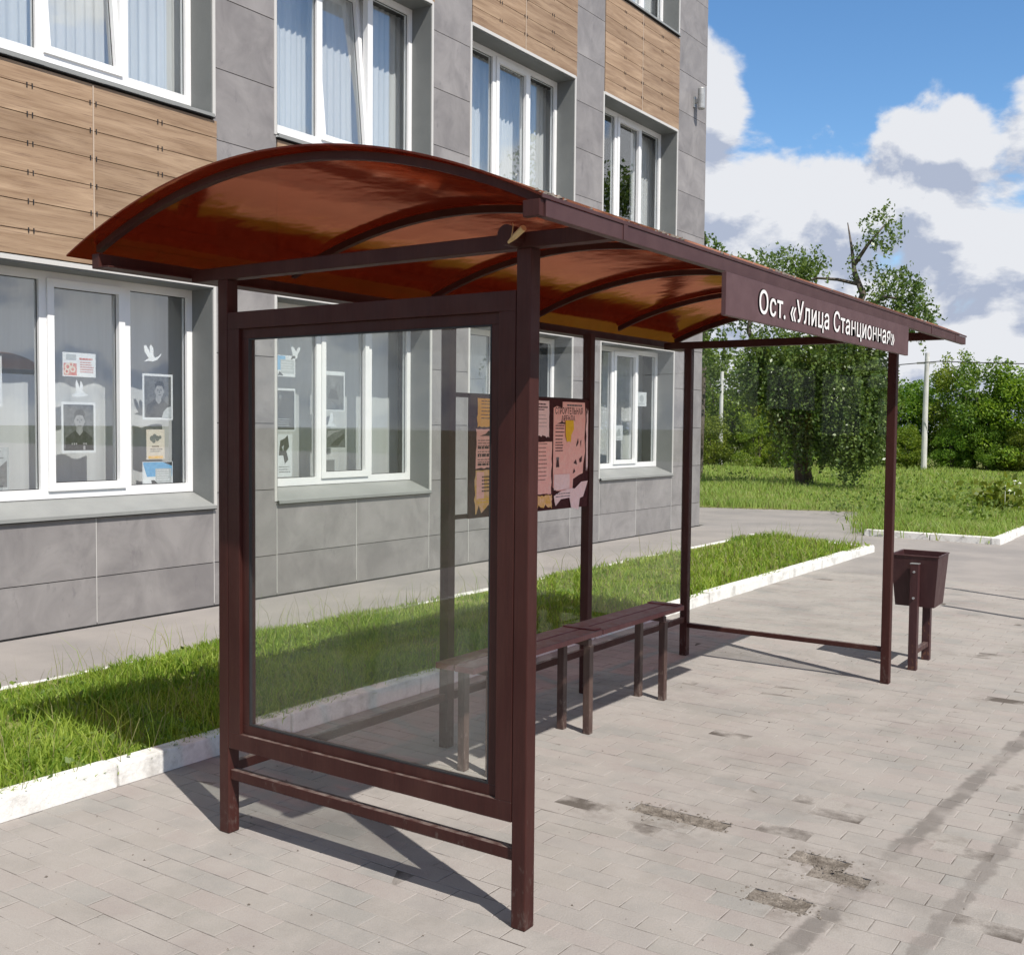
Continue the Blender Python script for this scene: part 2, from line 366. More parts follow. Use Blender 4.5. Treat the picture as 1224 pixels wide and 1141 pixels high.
def roof_mat():
    m, t, out = nt('bronze_polycarbonate')
    co = pos(t)
    tl = N(t, 'ShaderNodeBsdfTranslucent')
    col = mixc(t, ramp(t, noise(t, co, 1.7, 5, .6), .35, .7), (.022, .003, .001), (.035, .005, .002))
    L(t, col, tl.inputs[0])
    df = N(t, 'ShaderNodeBsdfDiffuse'); df.inputs[0].default_value = (.03, .006, .004, 1)
    a = N(t, 'ShaderNodeAddShader'); L(t, tl.outputs[0], a.inputs[0]); L(t, df.outputs[0], a.inputs[1])
    tp = N(t, 'ShaderNodeBsdfTransparent'); tp.inputs[0].default_value = (.27, .095, .05, 1)
    a2 = N(t, 'ShaderNodeAddShader'); L(t, a.outputs[0], a2.inputs[0]); L(t, tp.outputs[0], a2.inputs[1]); a = a2
    gl = N(t, 'ShaderNodeBsdfGlossy'); gl.inputs[0].default_value = (1, .45, .27, 1)
    rg = N(t, 'ShaderNodeMapRange'); rg.inputs[3].default_value = .05; rg.inputs[4].default_value = .15; L(t, noise(t, co, 6, 5), rg.inputs[0]); L(t, rg.outputs[0], gl.inputs['Roughness'])
    lw = N(t, 'ShaderNodeLayerWeight'); lw.inputs[0].default_value = .5
    pw = N(t, 'ShaderNodeMath', operation='POWER'); L(t, lw.outputs['Facing'], pw.inputs[0]); pw.inputs[1].default_value = 3.4
    ma = N(t, 'ShaderNodeMath', operation='MULTIPLY_ADD'); L(t, pw.outputs[0], ma.inputs[0]); ma.inputs[1].default_value = .75; ma.inputs[2].default_value = .05
    b = N(t, 'ShaderNodeBump'); b.inputs['Distance'].default_value = .004; L(t, noise(t, co, 3.5, 3, .5), b.inputs['Height']); L(t, b.outputs[0], gl.inputs['Normal'])
    mx = N(t, 'ShaderNodeMixShader'); L(t, ma.outputs[0], mx.inputs[0]); L(t, a.outputs[0], mx.inputs[1]); L(t, gl.outputs[0], mx.inputs[2])
    L(t, mx.outputs[0], out.inputs[0]); return m
M['roof'] = roof_mat()

def curtain_mat(name, c, tr):
    m, t, out = nt(name)
    co = pos(t)
    col = mixc(t, ramp(t, noise(t, co, 9, 4, .6, (1, 1, .04)), .3, .7), tuple(x * .86 for x in c), c)
    df = N(t, 'ShaderNodeBsdfDiffuse'); L(t, col, df.inputs[0])
    tl = N(t, 'ShaderNodeBsdfTranslucent'); L(t, col, tl.inputs[0])
    mx = N(t, 'ShaderNodeMixShader'); mx.inputs[0].default_value = tr
    L(t, df.outputs[0], mx.inputs[1]); L(t, tl.outputs[0], mx.inputs[2]); L(t, mx.outputs[0], out.inputs[0]); return m
M['curtain'] = curtain_mat('white_sheer', (.86, .87, .88), .25)
M['blind'] = curtain_mat('pale_blind', (.90, .91, .92), .3)

# ------------------------------------------------------------------ camera
cam = bpy.data.cameras.new('camera'); co_ = bpy.data.objects.new('camera', cam); COL.objects.link(co_)
yaw, pit, rol = .6061, -.0473, .0092
fwd = Vector((-math.sin(yaw)*math.cos(pit), math.cos(yaw)*math.cos(pit), math.sin(pit)))
r0 = Vector((math.cos(yaw), math.sin(yaw), 0)); u0 = r0.cross(fwd)
rr_ = r0*math.cos(rol) + u0*math.sin(rol); uu_ = -r0*math.sin(rol) + u0*math.cos(rol)
mw = Matrix((rr_, uu_, -fwd)).transposed().to_4x4(); mw.translation = Vector((1.8208, -2.7048, 1.55))
co_.matrix_world = mw
cam.sensor_fit = 'HORIZONTAL'; cam.sensor_width = 36; cam.lens = 36 * 1281.6 / 1224
cam.clip_start = .05; cam.clip_end = 2000
sc.camera = co_

# ------------------------------------------------------------------ ground
g = MB(); g.box(-500, 500, -300, 900, -.3, -.06); struct(obj('ground', g, M['ground']))
PX0, PX1, PY0, PY1 = -2.12, 3.2, -3.4, 9.0
g = MB()
for x0, x1, y0, y1 in ((-5.43, PX0, -300, 42), (PX0, PX1, PY1, 42), (PX1, 420, -300, 42), (PX0, PX1, -300, PY0), (-45, -5.43, 13.2, 42)):
    g.box(x0, x1, y0, y1, -.058, 0)
struct(obj('pavement', g, M['asph']))
# block paving: every paver modelled, some lost or sunk
def inpoly(x, y, p):
    c = False; n = len(p)
    for i in range(n):
        (x0, y0), (x1, y1) = p[i], p[(i + 1) % n]
        if (y0 > y) != (y1 > y) and x < (x1 - x0) * (y - y0) / (y1 - y0) + x0: c = not c
    return c
lost = [(-.10, 1.15), (.10, 1.15), (.50, 1.06), (.68, .95), (.64, .65)]
sunk = [(-.05, .95), (.45, 1.65), (.46, 1.54), (.90, 1.50), (-.32, 1.05), (.60, 3.92), (.35, 1.26), (-.35, 2.4), (1.2, .9), (.3, 5.2), (1.0, 2.4)]
BX, BY, GAP = .20, .10, .0032
pv, pf = MB(), MB(); soilv = MB()
V = []; F = []; 
TPL = np.array([(-1,-1,-1),(1,-1,-1),(1,1,-1),(-1,1,-1),(-1,-1,0),(1,-1,0),(1,1,0),(-1,1,0),(-1,-1,1),(1,-1,1),(1,1,1),(-1,1,1)], float)
TF = [(0,1,5,4),(1,2,6,5),(2,3,7,6),(3,0,4,7),(4,5,9,8),(5,6,10,9),(6,7,11,10),(7,4,8,11),(8,9,10,11)]
bedv = MB()
yrow = PY0; row = 0
lostcells = []
def covers(cx, cy, pts):
    return any(abs(px - cx) < BX/2 and abs(py - cy) < BY/2 for px, py in pts)
while yrow < PY1 - 1e-6:
    off = (row % 2) * BX / 2 + R.uniform(-.006, .006)
    x = PX0 - off
    while x < PX1:
        x0, x1 = max(x, PX0), min(x + BX, PX1)
        if x1 - x0 > .02:
            cx, cy = (x0 + x1) / 2, yrow + BY / 2
            y0, y1 = yrow, yrow + BY
            if covers(cx, cy, lost):
                lostcells.append((x0, x1, y0, y1))
            else:
                bedv.add([(x0,y0,-.0016),(x1,y0,-.0016),(x1,y1,-.0016),(x0,y1,-.0016)], [(0,1,2,3)])
                dz = R.gauss(0, .0005) - (R.uniform(.006, .011) if covers(cx, cy, sunk) else 0)
                hx, hy = (x1 - x0 - GAP) / 2, (BY - GAP) / 2
                tx, ty = R.gauss(0, .0035), R.gauss(0, .006)
                rot = R.gauss(0, .006); wear = R.uniform(.0012, .003)
                P = TPL.copy()
                for k in range(12):
                    lv = TPL[k, 2]
                    sx = hx - (wear if lv == 1 else 0); sy = hy - (wear if lv == 1 else 0)
                    px, py = TPL[k, 0] * sx, TPL[k, 1] * sy
                    zz = (-.05 if lv == -1 else (-.0012 if lv == 0 else 0)) + dz + (px * tx + py * ty if lv >= 0 else 0)
                    P[k] = (cx + px * math.cos(rot) - py * math.sin(rot), cy + px * math.sin(rot) + py * math.cos(rot), zz)
                o = len(V) * 12; V.append(P); F += [tuple(i + o for i in f) for f in TF]
        x += BX
    yrow += BY; row += 1
struct(big('block_paving', np.concatenate(V), F, M['paver']))
struct(obj('paving_bed', bedv, M['sand']))
s_ = MB()
for (x0, x1, y0, y1) in lostcells:
    n = 9
    P = [[(x0 + (x1-x0)*i/n, y0 + (y1-y0)*j/n, -.0115 + R.gauss(0, .0022) + .0085*max(abs(i/n-.5)*2, abs(j/n-.5)*2)**3) for j in range(n+1)] for i in range(n+1)]
    s_.grid(P, 0)
    for k in range(26):
        a, b, r = R.uniform(x0, x1), R.uniform(y0, y1), R.uniform(.002, .007)
        q = [(a + r*R.uniform(.6,1)*math.cos(t), b + r*R.uniform(.6,1)*math.sin(t), -.022) for t in (0, 1.5, 3.1, 4.6)]
        q = [(u_, v_, -.011) for u_, v_, _ in q]
        s_.add(q + [(a, b, -.010 + r*.8)], [(0,1,4),(1,2,4),(2,3,4),(3,0,4)])
for (x0, x1, y0, y1) in lostcells:
    for k in range(150):
        a, b = R.uniform(x0 - .02, x1 + .02) + R.gauss(0, .025), R.uniform(y0 - .015, y1 + .015) + R.gauss(0, .02); r = R.choice([.0015, .002, .003, .004, .007])
        if x0 < a < x1 and y0 < b < y1: continue
        q = [(a + r*R.uniform(.7,1.5)*math.cos(t), b + r*R.uniform(.7,1.5)*math.sin(t), .0002) for t in (0, 1.5, 3.1, 4.6)]
        s_.add(q + [(a, b, .0004 + r*.55)], [(0,1,4),(1,2,4),(2,3,4),(3,0,4)])
struct(obj('bare_soil', s_, M['soil']))

# grit and dry scraps lying on the paving
gr = MB()
for k in range(420):
    a, b = R.uniform(-2.0, 2.2), R.uniform(-1.2, 6)
    r = R.choice([.002, .003, .003, .004, .006])
    q = [(a + r*R.uniform(.5,1.3)*math.cos(t), b + r*R.uniform(.5,1.3)*math.sin(t), .0012) for t in (0, 1.4, 3.0, 4.5)]
    gr.add(q + [(a, b, .0012 + r*.9)], [(0,1,4),(1,2,4),(2,3,4),(3,0,4)])
stuff(obj('grit', gr, M['soil']), 'small dark grit and crumbs scattered over the block paving', 'grit')

# kerbs
def kerb(name, pts, w, h, z0=-.05, step=1.0):
    mb = MB()
    for (a, b) in zip(pts[:-1], pts[1:]):
        a, b = Vector((a[0], a[1], 0)), Vector((b[0], b[1], 0)); d = b - a; ln = d.length; d.normalize(); nrm = Vector((-d.y, d.x, 0))
        n = max(1, round(ln / step))
        for i in range(n):
            s, e = a + d * (ln * i / n + .004), a + d * (ln * (i + 1) / n - .004)
            dz = R.uniform(-.008, .008); j = R.uniform(-.008, .008); j2 = j + R.uniform(-.006, .006)
            p = [s + nrm * j, e + nrm * j2, e + nrm * (j2 + w), s + nrm * (j + w)]
            mb.hexa([(q.x, q.y, z0) for q in p], [(q.x, q.y, h + dz) for q in p])
    return struct(obj(name, mb, M['kerb'], bevel=.012))
kerb('kerb', [(-2.12, -14), (-2.12, 11.1)], .10, .095)
kerb('kerb', [(-2.12, 11.1), (-3.98, 11.66)], .10, .07)
kerb('kerb', [(-3.88, -14), (-3.9, 11.6)], .10, .05)
kerb('kerb', [(-2.87, 13.14), (-1.0, 13.05), (-.97, 45)], .12, .09)

# lawns: soil sheets with blades
def sheet(name, poly, z, m):
    mb = MB(); mb.prism([(x, y, -.05) for x, y in poly], (0, 0, z + .05)); return struct(obj(name, mb, m))
STRIP = [(-2.22, -14), (-2.22, 11.05), (-3.9, 11.6), (-3.88, -14)]
sheet('lawn_strip', STRIP, .055, M['lawnbase'])
FAR = [(-1.12, 13.2), (-1.1, 60), (-45, 60), (-45, 15.2), (-9, 16.2), (-7.2, 16.7), (-4.25, 17.7), (-2.9, 13.25)]
sheet('lawn', FAR, .014, M['lawnbase'])

def blades(name, P, h, w, lean, mats, mi=None, parent=None):
    """P (n,3) roots; h,w arrays; bent blades of 2 quads"""
    n = len(P); az = NR.uniform(0, 2*np.pi, n); la = NR.uniform(0, 2*np.pi, n)
    wd = np.stack([np.cos(az), np.sin(az), np.zeros(n)], 1) * (w / 2)[:, None]
    ld = np.stack([np.cos(la), np.sin(la), np.zeros(n)], 1)
    up = np.array([0, 0, 1.0])
    m1 = P + ld * (h * lean * .3)[:, None] + up * (h * .55)[:, None]
    m2 = P + ld * (h * lean)[:, None] + up * (h * (1 - .35 * lean**2))[:, None]
    V = np.stack([P - wd, P + wd, m1 + wd * .85, m1 - wd * .85, m2 + wd * .12, m2 - wd * .12], 1).reshape(-1, 3)
    b = np.arange(n)[:, None] * 6
    F = np.concatenate([b + [0, 1, 2, 3], b + [3, 2, 4, 5]], 0)
    if mi is not None: mi = np.concatenate([mi, mi])
    return big(name, V, F, mats, parent, mi)
def scatter(n, x0, x1, y0, y1):
    return NR.uniform(x0, x1, n), NR.uniform(y0, y1, n)
Ps = []; hs = []; ws = []; ms = []
for y0, y1, dens, sc_ in ((-3.5, 1.2, 4300, 1.0), (1.2, 4, 3600, 1.15), (4, 7.5, 1500, 1.4), (7.5, 11.5, 950, 1.8)):
    n = int((y1 - y0) * 1.75 * dens)
    x, y = scatter(n, -3.93, -2.13, y0, y1)
    bald = np.sin(x*3.1+1.7*np.sin(y*1.9+1))*np.sin(y*2.3+.7*x)+.5*np.sin(x*9+y*7)*np.sin(y*11-x*5)
    keep = (y < 11.05 + (-2.2 - x) * .32) & (NR.random(n) < np.clip(1.15 - .75*np.clip(bald-.15, 0, 1)/.6, .12, 1)) & (x > -3.90 + .16*np.sin(y*2.1)*np.sin(y*.83)+.05)
    x, y = x[keep], y[keep]; n = len(x)
    cl = np.sin(x * 5.1 + 1.3 * np.sin(y * 2.3)) * np.sin(y * 3.7 + x) * .5 + .5
    edge = np.clip((x + 3.93) / .35, 0, 1) * np.clip((-2.13 - x) / .22, 0, 1)
    hh = (.045 + .085 * cl * NR.uniform(.4, 1.2, n) + .02) * (.55 + .45 * edge)
    Ps.append(np.stack([x, y, np.full(n, .05)], 1)); hs.append(hh); ws.append(NR.uniform(.005, .012, n) * sc_); ms.append((NR.random(n) < np.clip(.03 + (y - 2) * .03, .04, .22)).astype(int))
    k = int(n * .035); i = NR.choice(n, k, replace=False)           # tall seeding stems
    Ps.append(np.stack([x[i], y[i], np.full(k, .05)], 1)); hs.append(NR.uniform(.16, .34, k)); ws.append(NR.uniform(.0022, .004, k) * sc_); ms.append((NR.random(k) < .6).astype(int))
P = np.concatenate(Ps); h = np.concatenate(hs); w = np.concatenate(ws)
gs = blades('grass', P, h, w, NR.uniform(.1, .85, len(P)), [M['grass'], M['grassdry']], np.concatenate(ms))
stuff(gs, 'lush green grass growing in the strip behind the shelter', 'grass')
# broad leaved weeds in the strip (clover, plantain)
def leaves(name, C, size, mats, parent=None, flat=.0, mi=None, aspect=.55, base=None):
    n = len(C); size = np.broadcast_to(size, (n,))
    a = NR.normal(size=(n, 3)); a[:, 2] -= flat * 0.0; a /= np.linalg.norm(a, axis=1)[:, None]
    nn = NR.normal(size=(n, 3)); nn[:, 2] = nn[:, 2] * .6 + flat
    b = np.cross(nn, a); b /= np.linalg.norm(b, axis=1)[:, None] + 1e-9
    V = np.stack([C - a * (size * .5)[:, None], C + b * (size * aspect * .5)[:, None] + a * (size * .05)[:, None], C + a * (size * .5)[:, None], C - b * (size * aspect * .5)[:, None] + a * (size * .05)[:, None]], 1).reshape(-1, 3)
    if base is not None:
        V = np.concatenate([base[0], V]); o = len(base[0])
    F = np.arange(n)[:, None] * 4 + np.arange(4)
    return big(name, V, F, mats, parent, mi)
x, y = scatter(2600, -3.8, -2.16, -3.2, 3.5)
lv = leaves('weed_patch', np.stack([x, y, NR.uniform(.07, .13, len(x))], 1), NR.uniform(.018, .05, len(x)), M['weed'], flat=1.4, aspect=.7)
stuff(lv, 'broad leaved clover and plantain mixed into the grass strip', 'weeds')

# far meadow
Ps = []; hs = []; ws = []; ms = []
def infar(x, y): return np.array([inpoly(a, b, FAR) for a, b in zip(x, y)])
for y0, y1, n, sc_ in ((13, 18, 30000, 1), (18, 26, 34000, 1.3), (26, 44, 34000, 1.9)):
    x, y = scatter(n, -24 if y0 > 16 else -10, -1.05, y0, y1); k = infar(x + NR.normal(size=len(x)) * .16, y + NR.normal(size=len(x)) * .16); x, y = x[k], y[k]; n = len(x)
    cl = np.clip(np.sin(x * 1.1 + 1.7*np.sin(y*.6)) * np.sin(y * .9 + .5*x) * .5 + .55, .05, 1)
    Ps.append(np.stack([x, y, np.full(n, .010)], 1)); hs.append(.07 + .20 * cl * NR.uniform(.4, 1.1, n)); ws.append(NR.uniform(.008, .018, n) * sc_); ms.append((NR.random(n) < .16).astype(int))
P = np.concatenate(Ps)
gs = blades('meadow_grass', P, np.concatenate(hs), np.concatenate(ws), NR.uniform(.1, .7, len(P)), [M['lawn'], M['grassdry']], np.concatenate(ms))
stuff(gs, 'uncut meadow grass on the lawn beyond the cross path', 'grass')
# nettle belt
xs = []; 
for k in range(95):
    cx, cy = R.choice([(R.uniform(-14, -6), R.uniform(24, 31)), (R.uniform(-6, -1.5), R.uniform(20, 30)), (R.uniform(-5, -1.6), R.uniform(15.5, 20))])
    hh = R.uniform(.25, .6)
    for j in range(26):
        xs.append((cx + R.gauss(0, .18), cy + R.gauss(0, .18), .06 + hh * R.random()))
xs = np.array(xs)
stuff(leaves('nettles', xs, NR.uniform(.05, .10, len(xs)), M['weed'], flat=.8), 'dark nettles and tall weeds standing in the far meadow', 'weeds')
# pale umbel plant and the concrete slab in the meadow
wp = thing('flowering_plant', 'pale green leafy plant with a few white flower heads in the meadow', 'plant', (-2.1, 19.0, .05))
pts = np.array([(-2.1 + R.gauss(0, .28), 19.0 + R.gauss(0, .25), .1 + abs(R.gauss(0, .25))) for _ in range(380)])
leaves('foliage', pts, NR.uniform(.08, .18, len(pts)), M['bush2'], wp, flat=1.0, aspect=.8)
for k in range(7):
    fm = MB()
    a, b, c = -2.05 + R.gauss(0, .2), 19.0 + R.gauss(0, .2), .34 + R.uniform(0, .28)
    fm.tube([(a, b, .08), (a, b, c)], .004, 4)
    fm.add([(a+.035*math.cos(t), b+.035*math.sin(t), c) for t in (0,1,2,3,4,5)] + [(a, b, c + .03)], [(i, (i+1) % 6, 6) for i in range(6)])
    obj('flower_head', fm, M['flower'], wp)
mb = MB(); mb.box(-2.5, -2.05, 14.4, 15.0, .0, .10)
tag(obj('concrete_slab', mb, M['conc'], bevel=.02), 'small pale concrete slab half sunk in the meadow behind the white kerb', 'slab')

# ------------------------------------------------------------------ building
BXF = -5.41
bld = thing('office_building', 'three storey office block clad in grey stone and wood look boards', 'building', (BXF, 12.97, 0))
COLS = [-1.78, 1.135, 4.012, 6.878, 9.79]; WW = 2.165
YB0, YB1 = -2.5, 12.97
FLO = [(.86, 2.695), (4.115, 5.94), (7.36, 9.18)]
TOP = 10.3
core = MB(); xi, xo = BXF - .34, BXF - .022
edges = [YB0] + sum([[c, c + WW] for c in COLS], []) + [YB1]
for a, b in zip(edges[0::2], edges[1::2]): core.box(xi, xo, a, b, -.1, TOP)
for c in COLS:
    for z0, z1 in ((-.1, .84), (2.715, 4.095), (5.96, 7.34), (9.2, TOP)): core.box(xi, xo, c + .0005, c + WW - .0005, z0, z1)
core.box(-16.8, xi - .001, YB1 - .3, YB1 - .022, -.1, TOP); core.box(-16.8, xi - .001, YB0, YB0 + .3, -.1, TOP); core.box(-17.1, -16.801, YB0, YB1, -.1, TOP)
obj('wall', core, M['wallcore'], bld)
inn = MB()
for z in (-.02, 3.3, 6.55, 9.75): inn.box(-16.7, xi - .002, YB0 + .31, YB1 - .31, z, z + .15)
inn.box(-9.6, -9.4, YB0 + .32, YB1 - .32, .14, 9.74)
obj('interior', inn, M['dark'], bld)
rf = MB(); rf.box(-17.2, BXF + .05, YB0 - .05, YB1 + .05, TOP, TOP + .12); obj('roof', rf, M['metalgrey'], bld)
st = MB(); ZJ = [.377 + .591 * k - .591 for k in range(20)]
def panels(y0, y1, z0, z1, ysplit=(), zs=ZJ, x0=BXF - .02, x1=BXF, gap=.0035, mb=None):
    mb = mb or st
    ys = [y0] + [v for v in ysplit if y0 < v < y1] + [y1]; zz = [z0] + [v for v in zs if z0 + .03 < v < z1 - .03] + [z1]
    for a, b in zip(ys[:-1], ys[1:]):
        for c, d in zip(zz[:-1], zz[1:]):
            j = R.uniform(-.0012, .0012)
            mb.box(x0, x1 + j, a + gap, b - gap, c + gap, d - gap)
for a, b in zip(edges[0::2], edges[1::2]): panels(a, b, 0.010, TOP)
for c in COLS:
    panels(c, c + WW, .010, .845, (c + WW / 2 - .04,)); panels(c, c + WW, 9.21, TOP, (c + WW / 2 - .04,))
# end wall cladding
ey = [-16.8 + 1.2 * k for k in range(10)] + [BXF - .022]
for a, b in zip(ey[:-1], ey[1:]):
    zz = [.02] + [z for z in ZJ if .1 < z < TOP - .05] + [TOP]
    for c, d in zip(zz[:-1], zz[1:]): st.box(a + .0035, b - .0035, YB1 - .02, YB1, c + .0035, d - .0035)
obj('stone_cladding', st, M['stone'], bld)
for c in COLS:
    for yy in (c + WW/2 - .0425, c - .0025, c + WW - .0025):
        vj = MB(); vj.box(BXF - .015, BXF + .0022, yy, yy + .005, .03, .84); obj('joint_profile', vj, M['trim'], bld)
pl = MB(); pl.box(BXF - .01, BXF + .012, YB0, YB1 + .012, -.01, .007)
for a, b in zip(edges[0::2], edges[1::2]):
    pass
obj('plinth_strip', pl, M['gasket'], bld)
for c in COLS:
    for z0, z1 in ((2.735, 4.075), (5.975, 7.32)):
        wb = MB(); zs = [z1 - .143 - .2035 * k for k in range(8)]
        panels(c + .006, c + WW + .045, z0, z1, (c + 1.045,), sorted(zs), gap=.003, mb=wb, x1=BXF + .004)
        for z in zs:
            if z < z0 + .03: continue
            for yy in (c + .52, c + .56, c + 1.02, c + 1.07, c + 1.62, c + 1.66):
                wb.box(BXF + .0043, BXF + .009, yy - .004, yy + .004, z - .018, z + .018, 1)
        wb.box(BXF + .0043, BXF + .010, c + 1.040, c + 1.050, z0 + .01, z1 - .01, 2)
        obj('wood_cladding', wb, [M['woodclad'], M['gasket'], M['joint']], bld)

# window: frame mesh > reveal, sill, sash, pane, curtain   (local: y 0..WW, z 0..H, x 0 = facade)
HW = 1.83; XF = -.258
def wmesh(name, mb, mats, **k): return obj(name, mb, mats, None, **k)
MU = (.79, 1.505)
def frame_mb():
    f = MB(); x0, x1 = XF - .065, XF
    f.box(x0, x1, .0, WW, .112, .185); f.box(x0, x1, 0, WW, HW - .075, HW - .004)
    f.box(x0, x1, 0, .07, .185, HW - .075); f.box(x0, x1, WW - .065, WW, .185, HW - .075)
    for m_ in MU: f.box(x0, x1, m_ - .038, m_ + .038, .185, HW - .075)
    return f
def sash_mb():
    f = MB(); a, b = MU[0] + .022, MU[1] - .022; x0, x1 = XF - .05, XF + .018
    z0, z1 = .17, HW - .06
    f.box(x0, x1, a, b, z0, z0 + .06); f.box(x0, x1, a, b, z1 - .06, z1)
    f.box(x0, x1, a, a + .055, z0 + .06, z1 - .06); f.box(x0, x1, b - .055, b, z0 + .06, z1 - .06)
    g0 = XF + .0185
    f.box(XF - .03, XF - .028, a + .05, b - .05, z0 + .055, z1 - .055, 1) if False else None
    return f
def gasket(f, y0, y1, z0, z1, x):   # dark seal line round a pane
    t = .006
    f.box(x, x + .002, y0, y0 + t, z0, z1, 1); f.box(x, x + .002, y1 - t, y1, z0, z1, 1)
    f.box(x, x + .002, y0 + t, y1 - t, z0, z0 + t, 1); f.box(x, x + .002, y0 + t, y1 - t, z1 - t, z1, 1)
PZ0, PZ1 = .185, HW - .075
def reveal_mb():
    r = MB()
    r.box(XF + .0005, .0, .0008, .010, 0.0, HW - .0005); r.box(XF + .0005, .0, WW - .010, WW - .0008, 0.0, HW - .0005)
    r.box(XF + .0005, .0, .0105, WW - .0105, HW - .010, HW - .0005)
    # pale edge angles on the facade
    r.box(-.004, .007, -.03, -.0005, -.0, HW + .032, 1); r.box(-.004, .007, WW + .0005, WW + .03, -.0, HW + .032, 1)
    r.box(-.004, .012, -.03, WW + .03, HW + .0005, HW + .032, 1) if False else r.box(-.004, .012, -.0003, WW + .0003, HW + .0005, HW + .036, 1)
    return r
def sill_mb():
    s = MB()
    s.prism([(XF - .02, .0, .112), (.035, 0, .004), (.035, 0, -.022), (.031, 0, -.022), (.031, 0, -.004), (XF - .02, 0, .100)], (0, WW, 0))
    s.box(-.004, .028, -.01, WW + .01, -.030, -.0225, 1)
    return s
def pane_mb(which):
    p = MB(); xs_ = (XF - .033, XF - .029)
    seg = {'first': ((.07, MU[0] - .038),), 'last': ((MU[1] + .038, WW - .065),), 'mid': ((MU[0] + .077, MU[1] - .077),)}[which]
    for a, b in seg: p.box(xs_[0], xs_[1], a, b, PZ0 + (.045 if which == 'mid' else 0), PZ1 - (.045 if which == 'mid' else 0))
    return p
def curtain_mb(y0, y1, depth, amp, seed, x=XF, z0=.05, z1=1.80, per=.085):
    rr = random.Random(seed); c = MB(); n = int((y1 - y0) / .012); ph = 0; A = []; a = amp
    for i in range(n + 1):
        ph += .012 / per * 2 * math.pi * rr.uniform(.5, 1.5); 
        a += rr.gauss(0, amp * .12); a = min(max(a, amp * .3), amp * 1.7)
        A.append(a * math.sin(ph))
    P = [[(x - depth + A[i] * (.6 + .4 * (1 - k / 6)), y0 + (y1 - y0) * i / n, z0 + (z1 - z0) * k / 6) for k in range(7)] for i in range(n + 1)]
    c.grid(P); return c
def to_mesh(name, mb, mats, smooth=False):
    o = obj(name, mb, mats, smooth=smooth); me = o.data; bpy.data.objects.remove(o); return me
fmb = frame_mb()
for a, b in ((.07, MU[0]-.038), (MU[1]+.038, WW-.065)): gasket(fmb, a, b, PZ0, PZ1, XF - .0285)
smb = sash_mb(); gasket(smb, MU[0]+.077, MU[1]-.077, PZ0+.045, PZ1-.045, XF - .0285)
ME = {'frame': to_mesh('window', fmb, [M['pvc'], M['gasket']]), 'sash': to_mesh('sash', smb, [M['pvc'], M['gasket']]),
      'reveal': to_mesh('reveal', reveal_mb(), [M['revealgrey'], M['trim']]), 'sill': to_mesh('sill', sill_mb(), [M['metalgrey'], M['gasket']]),
      'first': to_mesh('pane', pane_mb('first'), M['glass']), 'last': to_mesh('pane', pane_mb('last'), M['glass']), 'mid': to_mesh('pane', pane_mb('mid'), M['glass'])}
def link(name, me, parent, loc=(0,0,0)):
    o = bpy.data.objects.new(name, me); COL.objects.link(o); o.parent = parent; o.location = loc; return o
for fi, (z0, z1) in enumerate(FLO):
    for ci, c in enumerate(COLS):
        w_ = link('window', ME['frame'], bld, (0, c - 12.97, z0))
        link('reveal', ME['reveal'], w_); link('sill', ME['sill'], w_); link('pane', ME['first'], w_); link('pane', ME['last'], w_)
        sa = link('sash', ME['sash'], w_); pm = link('pane', ME['mid'], w_)
        if fi == 1 and ci in (1, 2):                       # tilted open
            for o in (sa, pm):
                a = math.radians(-5.5); p0 = Vector((XF, 0, .17)); rot = Matrix.Rotation(a, 4, 'Y')
                o.matrix_local = Matrix.Translation(p0 - rot @ p0 + Vector((.0, 0, 0))) @ rot
        sd = fi * 10 + ci
        if fi == 0:
            link('curtain', to_mesh('curtain', curtain_mb(-.2, WW + .2, .36, .012, sd, per=.3), M['blind'], True), w_)
        elif fi == 1 and ci == 4:
            link('curtain', to_mesh('curtain', curtain_mb(-.1, .72, .22, .03, sd), M['curtain'], True), w_)
            link('curtain', to_mesh('curtain', curtain_mb(1.6, WW + .2, .22, .03, sd + 50), M['curtain'], True), w_)
        else:
            link('curtain', to_mesh('curtain', curtain_mb(-.1, WW + .15, .22, .028, sd), M['curtain'], True), w_)
# wall lamp near the corner
lp = MB(); lx, ly = BXF + .12, 12.52
lp.tube([(lx, ly, 6.40), (lx, ly, 6.415), (lx, ly, 6.70), (lx, ly, 6.715)], [.05, .056, .056, .05], 16)
lm = obj('wall_lamp', lp, M['steel'], bld)
b_ = MB(); b_.box(BXF + .001, BXF + .016, ly - .035, ly + .035, 6.44, 6.60); b_.box(BXF + .0165, lx - .04, ly - .018, ly + .018, 6.50, 6.56)
obj('bracket', b_, M['steel'], lm)

# ------------------------------------------------------------------ papers in the windows
def text_parts(s, width, bold=0.0):
    cu = bpy.data.curves.new('lettering', 'FONT'); cu.body = s; cu.offset = bold; cu.resolution_u = 3; cu.space_character = 1.05 + bold * 3
    o = bpy.data.objects.new('lettering', cu); COL.objects.link(o)
    dg = bpy.context.evaluated_depsgraph_get(); me = bpy.data.meshes.new_from_object(o.evaluated_get(dg))
    vs = [tuple(v.co) for v in me.vertices]; fs = [tuple(p.vertices) for p in me.polygons]
    bpy.data.objects.remove(o); bpy.data.curves.remove(cu); bpy.data.meshes.remove(me)
    x0 = min(v[0] for v in vs); x1 = max(v[0] for v in vs); k = width / (x1 - x0)
    return [((v[0] - x0) * k, v[1] * k) for v in vs], fs, k

